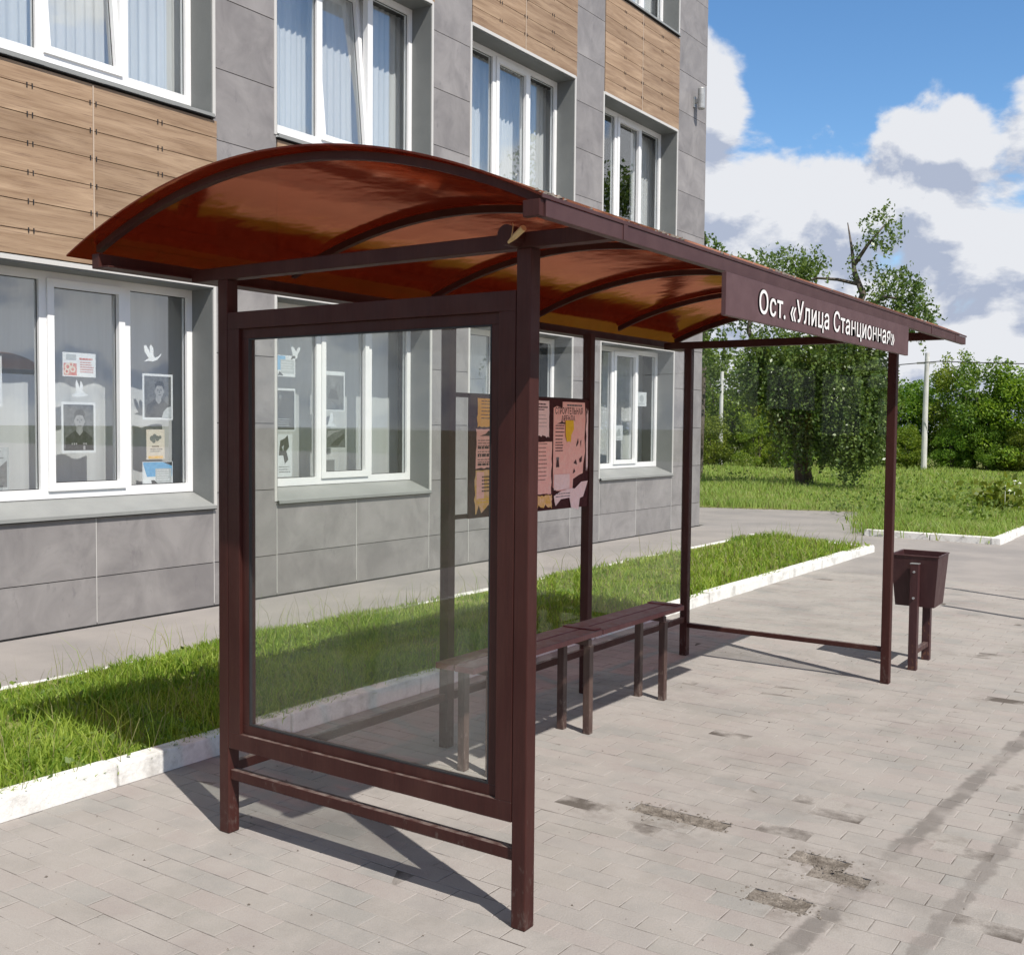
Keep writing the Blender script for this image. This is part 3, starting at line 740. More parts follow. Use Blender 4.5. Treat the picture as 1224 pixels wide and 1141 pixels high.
class Paper:
    """flat sheet facing +x; shapes stacked outwards, each 0.15 mm above the last"""
    def __init__(s, x, y0, y1, z0, z1, base, edge=None, tilt=0):
        s.mb = MB(); s.mats = []; s.x = x; s.y0, s.y1, s.z0, s.z1 = y0, y1, z0, z1; s.lv = 0; s.tilt = tilt
        if edge is None:
            s.mb.box(x - .0004, x, y0, y1, z0, z1, s.mi(base))
        else:
            s.mb.prism([(x - .0004, y0 + u * (y1 - y0), z0 + v * (z1 - z0)) for u, v in edge], (.0004, 0, 0), s.mi(base))
    def mi(s, m):
        if m not in s.mats: s.mats.append(m)
        return s.mats.index(m)
    def xx(s): s.lv += 1; return s.x + .00018 * s.lv
    def P(s, u, v): return s.y0 + u * (s.y1 - s.y0), s.z0 + v * (s.z1 - s.z0)
    def poly(s, pts, m, same=False):
        x = s.xx(); s.mb.add([(x, *s.P(u, v)) for u, v in pts], [tuple(range(len(pts)))], s.mi(m))
    def rect(s, u0, v0, u1, v1, m): s.poly([(u0, v0), (u1, v0), (u1, v1), (u0, v1)], m)
    def ell(s, u, v, ru, rv, m, n=18): s.poly([(u + ru * math.cos(2*math.pi*k/n), v + rv * math.sin(2*math.pi*k/n)) for k in range(n)], m)
    def lines(s, u0, u1, vs, th, m, seed=1):
        x = s.xx(); rr = random.Random(seed); q = s.mi(m)
        for v in vs:
            u = u0; e = u1 - rr.uniform(0, .25) * (u1 - u0)
            while u < e:
                w_ = rr.uniform(.06, .2) * (u1 - u0); a, b = s.P(u, v), s.P(min(u + w_, e), v + th)
                s.mb.add([(x, a[0], a[1]), (x, b[0], a[1]), (x, b[0], b[1]), (x, a[0], b[1])], [(0,1,2,3)], q); u += w_ + .025 * (u1 - u0)
    def text(s, t, u, v, wd, m, bold=.02, squeeze=1.0):
        vs, fs, k = text_parts(t, wd * (s.y1 - s.y0), bold); x = s.xx(); y, z = s.P(u, v)
        s.mb.add([(x, y + a, z + b * squeeze) for a, b in vs], fs, s.mi(m))
    def done(s, name, label, cat, group=None):
        o = obj(name, s.mb, [M[m] for m in s.mats])
        if s.tilt:
            c = Vector((s.x, (s.y0 + s.y1) / 2, (s.z0 + s.z1) / 2)); rot = Matrix.Rotation(s.tilt, 4, 'X')
            o.matrix_world = Matrix.Translation(c) @ rot @ Matrix.Translation(-c)
        return tag(o, label, cat, group)
XP = BXF - .258 - .036
GW = 'papers taped inside the office windows'
def portrait(p, cap, coat, turn=0):
    p.rect(.06, .05, .94, .95, 'photo')
    p.poly([(.10,.05),(.12,.30),(.30,.40),(.42,.45),(.62,.45),(.74,.40),(.90,.30),(.92,.05)], coat)
    p.poly([(.42,.40),(.46,.36),(.52,.33),(.58,.36),(.62,.40),(.60,.52),(.44,.52)], 'skin')
    p.ell(.52 + turn, .62, .135, .155, 'skin'); p.ell(.385 + turn, .62, .022, .04, 'skin', 8); p.ell(.655 + turn, .62, .022, .04, 'skin', 8)
    p.poly([(.375+turn,.68),(.37+turn,.78),(.45+turn,.85),(.60+turn,.85),(.68+turn,.78),(.665+turn,.68),(.62+turn,.74),(.45+turn,.745)], cap)
    for e in (.465, .575): p.ell(e + turn, .645, .028, .011, 'photodark', 8); p.rect(e - .035 + turn, .668, e + .035 + turn, .677, 'photomid')
    p.poly([(.51+turn,.64),(.53+turn,.64),(.545+turn,.585),(.50+turn,.585)], 'photomid'); p.rect(.475 + turn, .535, .57 + turn, .546, 'photodark')
    p.poly([(.40,.44),(.52,.34),(.52,.28),(.38,.40)], 'photodark'); p.poly([(.64,.44),(.52,.34),(.52,.28),(.66,.40)], 'photodark')
def dove(p, m='white', flip=False):
    q = [(.0,.10),(.18,.22),(.30,.26),(.16,.62),(.14,.95),(.26,.88),(.36,.60),(.42,.48),(.44,.80),(.52,1.0),(.60,.84),(.58,.50),(.66,.34),(.84,.44),(1.0,.56),(.94,.44),(.80,.28),(.62,.12),(.40,.06),(.2,.10)]
    p.poly([(1 - u, v) if flip else (u, v) for u, v in q], m)

p = Paper(XP, 1.30, 1.615, 1.66, 2.03, 'white'); portrait(p, 'photodark', 'photomid'); p.done('portrait_sheet', 'grey portrait print cut by the photo edge in the nearest ground floor window', 'print', GW)
p = Paper(XP, 1.34, 1.66, 1.04, 1.365, 'greyp'); p.rect(.05,.08,.6,.5,'white'); p.poly([(.5,.1),(.95,.1),(.95,.7),(.7,.5)],'photomid'); p.lines(.1,.9,[.75,.82,.9],.02,'photomid'); p.done('notice_sheet', 'pale grey printed sheet low in the first pane of the nearest window', 'paper', GW)
p = Paper(XP, 2.10, 2.385, 1.905, 2.09, 'white'); p.rect(.03,.05,.42,.55,'redp'); 
for a, b, r in ((.15,.4,.1),(.3,.3,.09),(.25,.5,.07),(.12,.2,.08)): p.ell(a, b, r, r*1.5, 'cream', 9); p.ell(a, b, r*.5, r*.8, 'redp', 7)
p.lines(.52,.95,[.2,.3,.4,.5,.6],.035,'redp',3); p.lines(.5,.97,[.72],.07,'redp',5); p.rect(.1,.7,.4,.92,'greyp'); p.done('greeting_card', 'white card with red flowers and red handwriting in the middle pane', 'card', GW)
p = Paper(XP, 2.17, 2.32, 1.745, 1.885, 'white', edge=[(.0,.08),(.2,.22),(.3,.3),(.25,.7),(.3,1),(.42,.75),(.48,.5),(.55,.95),(.68,.7),(.66,.4),(.8,.25),(1,.14),(.7,.06),(.3,.02)]); p.done('paper_dove', 'white paper dove above the portrait of the man in uniform', 'paper dove', GW)
p = Paper(XP, 2.085, 2.38, 1.315, 1.71, 'white'); portrait(p, 'photodark', 'photodark')
for a in (.3,.36,.42,.64,.70): p.ell(a, .18, .022, .022, 'skin', 7)
p.rect(.62,.06,.68,.14,'skin'); p.done('portrait_sheet', 'grey portrait print of a young man in uniform with medals', 'print', GW)
p = Paper(XP, 2.83, 3.005, 2.055, 2.20, 'white', edge=[(.0,.0),(.16,.14),(.28,.2),(.06,.55),(.0,.9),(.14,.95),(.3,.66),(.36,.5),(.32,.85),(.4,1),(.54,.8),(.54,.42),(.62,.26),(.8,.34),(1,.56),(.94,.38),(.74,.14),(.5,.04),(.25,.06)]); p.done('paper_dove', 'white paper dove with raised wings, topmost in the last pane of the nearest window', 'paper dove', GW)
p = Paper(XP, 2.815, 3.115, 1.58, 1.96, 'white'); portrait(p, 'photodark', 'photodark', .03); p.poly([(.94,.05),(.94,.30),(.80,.27),(.68,.18),(.62,.05)], 'greyp'); p.done('portrait_sheet', 'grey portrait print of a dark haired man beneath the raised wing dove', 'print', GW)
p = Paper(XP, 2.85, 3.03, 1.25, 1.50, 'cream'); 
for a, b, r in ((.3,.70,.12),(.45,.76,.12),(.6,.70,.12),(.75,.74,.08),(.4,.62,.10)): p.ell(a, b, r, r*.8, 'photomid', 8)
p.lines(.3,.7,[.42],.03,'ink'); p.lines(.2,.9,[.33,.26],.025,'photomid'); p.rect(.1,.03,.9,.12,'ochre'); p.done('notice_sheet', 'cream sheet with a small grey emblem between the dark haired portrait and the blue sheet', 'paper', GW)
p = Paper(XP, 2.81, 3.11, 1.04, 1.232, 'white'); p.rect(.02,.35,.98,.98,'blue'); p.poly([(.66,.98),(.98,.80),(.98,.98)],'photodark'); p.rect(.42,.06,.96,.70,'greyp'); p.lines(.47,.92,[.2,.3,.4,.5,.6],.03,'white'); p.poly([(.02,.9),(.02,.1),(.2,.1)],'white'); p.poly([(.3,.05),(.5,.05),(.38,.2),(.28,.2)],'photodark'); p.done('notice_sheet', 'bright blue and white sheet at the bottom of the last pane', 'paper', GW)
# second ground floor window
p = Paper(XP, 4.27, 4.52, 2.0, 2.20, 'white'); p.rect(.02,.3,.5,.97,'blue'); p.rect(.25,.15,.95,.80,'greyp'); p.lines(.3,.9,[.3,.42,.54,.66],.03,'white'); p.poly([(.1,.05),(.4,.05),(.2,.25)],'photodark'); p.done('notice_sheet', 'blue and grey sheet in the first pane of the window behind the glass end wall', 'paper', GW)
p = Paper(XP, 4.46, 4.60, 2.16, 2.32, 'white', edge=[(.0,.0),(.2,.3),(.05,.7),(.1,1),(.35,.7),(.5,.5),(.7,.8),(.95,.9),(.85,.6),(.65,.35),(.6,.1),(.3,.12)]); p.done('paper_dove', 'white paper dove above the blue and grey sheet', 'paper dove', GW)
p = Paper(XP, 4.28, 4.52, 1.49, 1.89, 'white'); p.rect(.03,.03,.95,.95,'photodark'); p.ell(.2,.80,.07,.06,'photomid'); p.lines(.1,.7,[.12,.17,.22,.27],.015,'greyp',8); p.done('portrait_sheet', 'almost black printed sheet under the blue and grey sheet', 'print', GW)
p = Paper(XP, 4.29, 4.48, 1.06, 1.46, 'white'); p.poly([(.1,.5),(.2,.85),(.5,.9),(.7,.98),(.8,.7),(.6,.6),(.75,.4),(.5,.3),(.4,.5)],'photodark'); p.poly([(.3,.7),(.45,.75),(.4,.6)],'greyp'); p.lines(.1,.9,[.1,.16,.22],.02,'photomid'); p.done('notice_sheet', 'white sheet with a black ink sketch, lowest in its pane', 'paper', GW)
p = Paper(XP, 4.875, 5.195, 1.69, 2.08, 'white'); p.rect(.05,.03,.95,.90,'photo'); p.ell(.48,.72,.10,.12,'photomid'); p.poly([(.25,.3),(.36,.55),(.6,.55),(.75,.3)],'photodark'); p.lines(.1,.6,[.08,.13,.18],.018,'skin',4); p.done('portrait_sheet', 'grey print with a faint face and a thick white top edge', 'print', GW)
p = Paper(XP, 4.90, 5.09, 1.53, 1.68, 'white', edge=[(.0,.0),(.3,.15),(.4,.5),(.5,1),(.68,.9),(.7,.5),(.62,.25),(1,.05),(.6,.02)]); p.done('paper_dove', 'white paper dove squeezed between two grey prints', 'paper dove', GW)
p = Paper(XP, 4.93, 5.206, 1.325, 1.523, 'greyp'); p.rect(.02,.02,.98,.95,'photo'); p.poly([(.2,.1),(.5,.4),(.9,.7),(.95,.5),(.6,.1)],'photodark'); p.poly([(.05,.5),(.4,.75),(.9,.9),(.1,.85)],'skin'); p.done('portrait_sheet', 'wide grey landscape photo print under a paper dove', 'print', GW)
p = Paper(XP, 4.865, 5.06, 1.06, 1.213, 'greyp'); p.rect(.06,.06,.94,.94,'photomid'); p.done('notice_sheet', 'plain grey square sheet at the bottom of the middle pane', 'paper', GW)
# far ground floor window
p = Paper(XP, 11.36, 11.67, 1.87, 2.08, 'white'); p.ell(.5,.55,.22,.26,'greyp'); p.lines(.2,.8,[.12,.2],.03,'photomid'); p.done('notice_sheet', 'white sheet high in the last pane of the window by the corner', 'paper', GW)
p = Paper(XP, 10.65, 10.95, 1.37, 1.585, 'white'); p.poly([(.2,.2),(.5,.7),(.7,.8),(.8,.3)],'greyp'); p.lines(.2,.8,[.1],.04,'photomid'); p.done('notice_sheet', 'white sheet in the middle pane of the window by the corner', 'paper', GW)

# ------------------------------------------------------------------ bus shelter
W, LN, Y1, Y2 = 1.3528, 3.965, 1.336, 2.641
sh = thing('bus_shelter', 'maroon steel bus shelter with a curved bronze roof and glass walls', 'bus shelter', (-W/2, LN/2, 0))
S = .026; ZP = 2.085
for (x, y) in ((0, 0), (-W, 0), (-W, Y1), (-W, Y2), (-W, LN), (0, LN)):
    b = MB(); b.box(x - S, x + S, y - S, y + S, 0, ZP); obj('post', b, M['maroon'], sh, bevel=.004)
def zr(x): return 2.139 + .244 * (1 - ((x + .70) / 1.03) ** 2) - .012 * (x + .7)
XB, XFR = -1.735, .3178; YN, YF = -.415, 4.405
# roof sheet
b = MB(); n = 44
top = [[(XB + (XFR-XB)*i/n, YN + (YF-YN)*j/10, zr(XB + (XFR-XB)*i/n) + .006) for j in range(11)] for i in range(n+1)]
bot = [[(q[0], q[1], q[2] - .006) for q in r] for r in top]
b.grid(top, flip=False); b.grid(bot, flip=True)
def rim(a, c): b.grid([a, c])
rim([r[0] for r in bot], [r[0] for r in top]); rim([r[-1] for r in top], [r[-1] for r in bot]); rim(top[0], bot[0]); rim(bot[-1], top[-1])
obj('roof_sheet', b, M['roof'], sh, smooth=False)
for o in [o for o in sh.children if o.name.startswith('roof_sheet')]:
    o.data.polygons.foreach_set('use_smooth', [i < 2 * n * 10 for i in range(len(o.data.polygons))])
# arched ribs
def rib(y, w, hgt, x0=-1.60, x1=.29):
    b = MB(); k = 30
    xs_ = [x0 + (x1-x0)*i/k for i in range(k+1)]
    for i in range(k):
        a, c = xs_[i], xs_[i+1]
        za, zc = zr(a) - .003, zr(c) - .003
        b.hexa([(a, y-w/2, za-hgt), (c, y-w/2, zc-hgt), (c, y+w/2, zc-hgt), (a, y+w/2, za-hgt)], [(a, y-w/2, za), (c, y-w/2, zc), (c, y+w/2, zc), (a, y+w/2, za)])
    return obj('roof_rib', b, M['maroon'], sh)
rib(-.345, .024, .024, -1.64, .29)
for y in (.57, 1.52, 2.475, 3.43): rib(y, .025, .028)
rib(4.335, .03, .035, -1.64, .29)
# eaves
b = MB(); b.box(.292, .318, YN + .02, YF - .01, 2.084, 2.128); b.box(.3182, .3212, YN - .002, YF + .002, 2.1285, 2.139); obj('front_fascia', b, M['sign'], sh, bevel=.002)
b = MB(); b.box(.262, .3135, YN - .004, YN + .016, 2.084, 2.127); obj('end_block', b, M['maroon'], sh, bevel=.002)
for y in (.02, 3.55, 4.12):   # folded seams over the fascia
    b = MB(); b.box(.318, .3205, y - .012, y + .012, 2.085, 2.1283); obj('seam_strip', b, M['sign'], sh)
b = MB(); b.box(-1.625, -1.585, YN + .03, YF - .03, 2.10, 2.152); b.box(-1.585, -1.53, YN + .03, YF - .03, 2.10, 2.106); obj('eave_beam', b, M['maroon'], sh, bevel=.002)
# cross beams on the posts
for y, x1 in ((0, .285), (LN, .285)):
    b = MB(); b.box(-1.53, x1, y - .024, y + .024, ZP, ZP + .047); obj('cross_beam', b, M['maroon'], sh, bevel=.003)
b = MB(); b.tube([(-.028, -.082, 2.118), (-.028, -.026, 2.118)], .031, 20); obj('pipe_stub', b, M['maroon'], sh)
# rails
b = MB(); b.box(-W + S, -S, -.017, .017, .207, .245); obj('low_rail', b, M['maroon'], sh, bevel=.003)
b = MB(); b.box(-W + S, -S, LN - .015, LN + .015, .192, .222); obj('low_rail', b, M['maroon'], sh, bevel=.003)
for y0, y1 in ((0, Y1), (Y1, Y2), (Y2, LN)):
    b = MB(); b.box(-W - .015, -W + .015, y0 + S, y1 - S, .228, .265); obj('back_rail', b, M['maroon'], sh, bevel=.003)
# framed glass end wall
ef = MB(); x0, x1 = -W + S + .002, -S - .002
fo, fi_ = .058, .045
def ring(mb, xa, xb, za, zb, w, y0, y1):
    mb.box(xa, xb, y0, y1, za, za + w); mb.box(xa, xb, y0, y1, zb - w, zb)
    mb.box(xa, xa + w, y0, y1, za + w, zb - w); mb.box(xb - w, xb, y0, y1, za + w, zb - w)
ring(ef, x0, x1, .33, 1.962, .062, -.026, .026)
ring(ef, x0 + .0622, x1 - .0622, .3922, 1.8998, .036, -.012, .020)
fr_ = obj('end_frame', ef, M['maroon'], sh, bevel=.002)
b = MB(); b.box(x0 + .09, x1 - .09, .000, .005, .42, 1.872); obj('glass_pane', b, M['shelterglass'], fr_)
b = MB(); ring(b, x0 + .0985, x1 - .0985, .4285, 1.8635, .005, -.0125, -.0005); obj('pane_seal', b, M['gasket'], fr_)
# back and far glass
for y0, y1 in ((0, Y1), (Y1, Y2), (Y2, LN)):
    b = MB(); b.box(-W - .003, -W + .003, y0 + S + .001, y1 - S - .001, .267, 2.05); obj('back_glass', b, M['backglass'], sh)
b = MB(); b.box(-W + S + .001, -S - .001, LN - .003, LN + .003, .224, 2.083); obj('far_glass', b, M['backglass'], sh)
# feet plates
rl = MB()
for k in range(90):
    y = R.choice([R.uniform(YN, YF), R.gauss(-.36, .03), R.gauss(.35, .04), R.gauss(1.3, .05)]); x = .3185 - abs(R.gauss(0, .02)); z = zr(x) + .006; r = R.uniform(.003, .011)
    if not YN < y < YF: continue
    q = [(x + r*R.uniform(.5,1.2)*math.cos(t), y + r*R.uniform(.5,1.4)*math.sin(t), z + .0005) for t in (0, 1.4, 3.0, 4.5)]
    rl.add(q + [(x, y, z + r)], [(0,1,4),(1,2,4),(2,3,4),(3,0,4)])
stuff(obj('leaf_litter', rl, M['soil']), 'dry crumbs and leaf litter caught along the front roof edge', 'litter')
# stick tied to the beam
b = MB(); b.tube([(-.004, -.102, 2.090), (.028, -.112, 2.104), (.066, -.125, 2.122)], [.004, .009, .010], 7)
b.tube([(.0, -.086, 2.148), (.012, -.10, 2.14), (.014, -.108, 2.115), (.006, -.104, 2.098)], .0016, 5)
tag(obj('wooden_stick', b, M['wood']), 'short yellow wooden stick wired to the roof beam above the near front post', 'stick')

# name sign
sg = thing('stop_sign', 'long maroon name board with white lettering under the roof edge', 'sign', (.33, 1.83, 1.93))
b = MB(); b.box(.323, .340, .685, 2.985, 1.932, 2.077); obj('panel', b, M['signface'], sg, bevel=.0015)
vs, fs, k = text_parts('Ост. «Улица Станционная»', 1.745, .010)
zc = .084 / (k * .73)
b = MB()
for n_, (dy_, dz_) in enumerate(((-.006, -.002), (-.003, .002), (0, -.002), (.003, .002), (.006, 0))): b.add([(.3406 + n_ * .00025, .97 + dy_ + a, 1.966 + dz_ + c * zc) for a, c in vs], fs); obj('lettering', b, M['signwhite'], sg)
b = MB()
for y in (.85, 1.84, 2.85): b.box(.305, .3195, y - .012, y + .012, 1.95, 2.084)
obj('hanger', b, M['maroon'], sg)

# notice board with posters
nb = thing('notice_board', 'dark maroon notice board between the back posts, covered in torn papers', 'notice board', (-W, 2.0, 1.1))
b = MB(); b.box(-W + .012, -W + .020, 1.475, 2.612, 1.098, 1.702); obj('panel', b, M['boardred'], nb)
b = MB(); b.box(-W + .004, -W + .0115, Y1 + S, Y2 - S, 1.69, 1.712); obj('rail', b, M['maroon'], nb)
b = MB(); b.box(-W + .004, -W + .0115, Y1 + S, Y2 - S, 1.10, 1.122); obj('rail', b, M['maroon'], nb)
XB_ = -W + .0215; GP = 'papers pasted on the notice board'
rj = random.Random(5)
def torn(jl=.04, jr=.04, jt=.015, jb=.05, n=9):
    e = [(rj.uniform(0, jl), i / n) for i in range(n, -1, -1)]; e = [(0 + a, v) for a, v in e]
    e2 = [(i / n, rj.uniform(0, jb)) for i in range(1, n)]
    e3 = [(1 - rj.uniform(0, jr), i / n) for i in range(0, n + 1)]
    e4 = [(1 - i / n, 1 - rj.uniform(0, jt)) for i in range(1, n)]
    return e + e2 + e3 + e4
p = Paper(XB_, 1.535, 1.72, 1.545, 1.69, 'yellow', torn(.05, .03)); p.lines(.2,.9,[.3,.42,.54,.66,.78,.88],.03,'ink',2); p.done('poster', 'orange yellow leaflet in the top corner of the board by the middle post', 'poster', GP)
p = Paper(XB_, 1.527, 1.74, 1.34, 1.538, 'pink', torn()); p.lines(.08,.95,[.08,.30,.5],.06,'ink',1); p.lines(.08,.95,[.16,.22,.36,.42,.57,.63,.70],.02,'ink',2); p.poly([(.15,.82),(.8,.82),(.75,.9),(.5,.96),(.4,.88)],'ink'); p.done('poster', 'pink text sheet with a black header beneath the orange yellow leaflet', 'poster', GP)
p = Paper(XB_, 1.515, 1.70, 1.115, 1.335, 'ochre', torn(.08, .08, .02, .22)); p.rect(.12,.35,.45,.95,'pink'); p.lines(.35,.8,[.5,.58,.66,.74,.82],.035,'ink',6); p.lines(.2,.9,[.25,.32],.03,'tabyellow',7); p.done('poster', 'ragged ochre leaflet at the lower corner of the board', 'poster', GP)
p = Paper(XB_, 1.76, 2.03, 1.30, 1.67, 'pinkpale', torn()); p.lines(.1,.9,[.1+.07*i for i in range(10)],.02,'ink',9); p.lines(.1,.9,[.85],.06,'ink',9); p.done('poster', 'pale pink printed sheet in the middle of the board', 'poster', GP)
p = Paper(XB_ + .0002, 2.075, 2.195, 1.492, 1.692, 'pinkpale', torn(.03, .05, .01, .08)); p.lines(.1,.85,[.80,.88],.04,'ink',1); p.lines(.1,.7,[.74],.03,'ink',2); p.lines(.1,.8,[.3,.4,.5,.6],.012,'photomid',3); p.done('poster', 'small pale pink sheet at the top edge beside the large headline poster', 'poster', GP)
p = Paper(XB_ + .0002, 2.075, 2.225, 1.185, 1.472, 'pink', torn(.03, .09, .02, .02)); p.lines(.1,.7,[.95-.075*i for i in range(10)],.014,'ink',4); p.done('poster', 'tall pink sheet with faint lines below the small pale pink sheet', 'poster', GP)
p = Paper(XB_ + .0002, 2.236, 2.575, 1.19, 1.69, 'pink', [(0,.06),(.0,.93),(.1,.95),(.27,.93),(.27,1),(.97,1),(1,.8),(.97,.6),(1,.45),(.94,.3),(.93,.2),(.8,.18),(.62,.14),(.6,0),(.1,.02)])
p.text('СТРОИТЕЛЬНАЯ', .05, .865, .85, 'ink', .02, 1.5); p.text('АРЕНДА', .24, .79, .42, 'ink', .02, 1.3)
p.lines(.06,.34,[.73,.70,.66,.62,.58,.545,.515,.485,.455],.012,'ink',3); p.poly([(.1,.755),(.36,.755),(.34,.775),(.28,.775),(.26,.80),(.22,.775)],'ink')
p.poly([(.72,.50),(.78,.55),(.76,.60),(.70,.52)],'ink'); p.poly([(.85,.49),(.87,.58),(.83,.56)],'ink'); p.poly([(.62,.32),(.7,.36),(.74,.30),(.66,.31)],'ink'); p.poly([(.8,.36),(.9,.40),(.88,.33),(.82,.32)],'ink'); p.poly([(.08,.28),(.18,.28),(.16,.36),(.10,.36)],'ink'); p.rect(.09,.36,.17,.39,'photomid')
p.poly([(.6,.20),(.68,.22),(.64,.26)],'ink'); p.lines(.4,.9,[.955],.018,'photomid',3); p.rect(.02,.03,.5,.2,'pinkpale')
p.done('poster', 'large pink poster with a bold dark headline', 'poster', GP)
p = Paper(XB_ + .0052, 2.352, 2.442, 1.465, 1.588, 'tabyellow', [(.05,.3),(.0,1),(.95,1),(1,.6),(.7,.35),(.65,0),(.5,.06),(.2,.02)]); p.done('paper_slip', 'bright yellow torn slip stuck on the large headline poster', 'slip', GP)
p = Paper(XB_ + .0052, 2.24, 2.60, 1.085, 1.245, 'pinkpale', [(0,.55),(.02,.35),(.05,.2),(.2,.42),(.45,.45),(.5,.1),(.72,.0),(.76,.4),(.86,.45),(.95,.8),(1,1),(.8,.98),(.6,.75),(.5,.78),(.2,.7)]); p.lines(.05,.5,[.5,.6],.03,'photomid',8); p.done('paper_slip', 'pale torn strip hanging below the large headline poster', 'slip', GP)

p = Paper(XB_, 1.76, 2.04, 1.12, 1.29, 'pink', torn(.05, .05, .02, .2)); p.lines(.1,.9,[.5,.6,.7,.8],.03,'ink',12); p.done('poster', 'ragged pink sheet low on the board below the pale pink printed sheet', 'poster', GP)
p = Paper(XB_, 2.08, 2.23, 1.104, 1.183, 'ochre', torn(.05, .05, .1, .35)); p.done('paper_slip', 'torn ochre remnant along the bottom edge of the board', 'slip', GP)
p = Paper(XB_, 2.578, 2.606, 1.30, 1.66, 'pinkpale', torn(.5, .1, .1, .1)); p.done('paper_slip', 'narrow pale torn strip along the board edge by the post', 'slip', GP)

# bench
bn = thing('bench', 'long low maroon plank bench on square legs inside the shelter', 'bench', (-1.0, 2.0, 0))
def plank(x0, x1, y0, y1, z0, z1): b = MB(); b.box(x0, x1, y0, y1, z0, z1); return obj('seat_plank', b, M['plank'], bn, bevel=.004)
for y0, y1 in ((.96, 2.072), (2.078, 3.03)):
    plank(-1.015, -.912, y0, y1, .482, .510); plank(-1.122, -1.022, y0, y1, .483, .511)
for y in (2.05, 3.0):
    b = MB(); b.box(-1.124, -.93, y - .032, y + .032, .5115, .516); obj('splice_plate', b, M['red'], bn, bevel=.001)
for y in (1.10, 1.935, 2.768):
    for x in (-.915, -1.07):
        b = MB(); b.box(x - .019, x + .019, y - .019, y + .019, 0, .452); obj('leg', b, M['leg'], bn, bevel=.003)
    b = MB(); b.box(-1.115, -.905, y - .017, y + .017, .4525, .4815); obj('crossbar', b, M['leg'], bn, bevel=.002)

# litter bin
bi = thing('litter_bin', 'maroon steel litter bin slung between two posts beside the far front post', 'litter bin', (.03, 4.63, 0))
bz0, bz1 = .405, .735
def cor(h, w0, w1): return None
tb = [(-.125, 4.475), (.175, 4.475), (.165, 4.80), (-.130, 4.80)]; bb = [(-.095, 4.50), (.150, 4.50), (.142, 4.775), (-.100, 4.775)]
b = MB(); th = .006
ti = [(-.119, 4.481), (.169, 4.481), (.159, 4.794), (-.124, 4.794)]; bi_ = [(-.089, 4.506), (.144, 4.506), (.136, 4.769), (-.094, 4.769)]
T = [(x, y, bz1) for x, y in tb]; B = [(x, y, bz0) for x, y in bb]; TI = [(x, y, bz1) for x, y in ti]; BI = [(x, y, bz0 + .006) for x, y in bi_]
b.add(B + T + TI + BI, [(0,1,5,4),(1,2,6,5),(2,3,7,6),(3,0,4,7),(3,2,1,0),(4,5,9,8),(5,6,10,9),(6,7,11,10),(7,4,8,11),(9,8,12,13),(10,9,13,14),(11,10,14,15),(8,11,15,12),(12,15,14,13)])
obj('container', b, M['bin'], bi)
rm = MB()
for (ax, ay), (cx_, cy_) in zip(tb, tb[1:] + tb[:1]): rm.tube([(ax, ay, bz1 + .002), (cx_, cy_, bz1 + .002)], .006, 6)
obj('rim', rm, M['bin'], bi)
for zz in (.47, .64):
    b = MB(); b.tube([(.04, 4.412, zz), (.04, 4.421, zz)], .008, 6); obj('bolt', b, M['steel'], bi)
for y, x, ht in ((4.445, .040, .69), (4.828, .030, .69)):
    b = MB(); b.box(x - .026, x + .026, y - .024, y + .024, 0, ht); obj('post', b, M['bin'], bi, bevel=.003)
b = MB(); b.box(.018, .050, 4.4695, 4.8035, .095, .125); obj('tie_bar', b, M['bin'], bi, bevel=.002)
b = MB(); b.box(.012, .068, 4.42, 4.468, .6905, .694); obj('post_cap', b, M['steel'], bi)

sp_ = thing('unseen_posts', 'pair of slim metal posts just outside the view whose shadows reach towards the litter bin', 'post', (1.3, 7.2, 0))  # unseen posts, added to cast the thin shadows on the ground near the bin
for x, y, h_ in ((1.42, 7.55, 2.75), (1.62, 6.42, 2.70)):
    b = MB(); b.tube([(x, y, 0), (x, y, h_)], .032, 10); obj('post', b, M['steel'], sp_)
# ------------------------------------------------------------------ poles and wires
def pole(x, y, h_, r, label):
    b = MB(); b.tube([(x, y, 0), (x, y, h_ * .5), (x + .02, y, h_)], [r * 1.1, r, r * .85], 12)
    b.box(x - .35, x + .35, y - .05, y + .05, h_ - .42, h_ - .34)
    return tag(obj('utility_pole', b, M['pole'], smooth=False), label, 'pole', 'concrete poles by the trees')
pole(-8.6, 40.0, 4.5, .10, 'white utility pole standing alone in front of the dark bushes')
pole(-16.35, 38.6, 3.9, .08, 'thin pale utility pole half hidden by bushes beside the weeping tree')
b = MB(); b.tube([(-26 + 1.2 * k, 40.0 - .05*k, 4.12 - .35 * math.sin(math.pi * ((k % 15) / 15)) ) for k in range(40)], .018, 5)
tag(obj('cable', b, M['wire']), 'thin black overhead cable strung from the white utility pole', 'cable')

# ------------------------------------------------------------------ trees
def crown_pts(clumps, n):
    wts = np.array([c[3] * c[4] * c[5] for c in clumps]); wts = wts / wts.sum(); out = []
    for c, k in zip(clumps, NR.multinomial(n, wts)):
        d = NR.normal(size=(k, 3)); d /= np.linalg.norm(d, axis=1)[:, None]; r = NR.uniform(.35, 1.06, k) ** .6
        out.append(np.array(c[:3]) + d * r[:, None] * np.array(c[3:6]))
    return np.concatenate(out)
def subclump(cx, cy, cz, rx, ry, rz, n, s):
    o = []
    for _ in range(n):
        d = NR.normal(size=3); d /= np.linalg.norm(d); r = NR.uniform(.3, 1) ** .5
        q = s * NR.uniform(.6, 1.35)
        o.append((cx + d[0]*rx*r, cy + d[1]*ry*r, cz + d[2]*rz*r, q, q, q * .8))
    return o
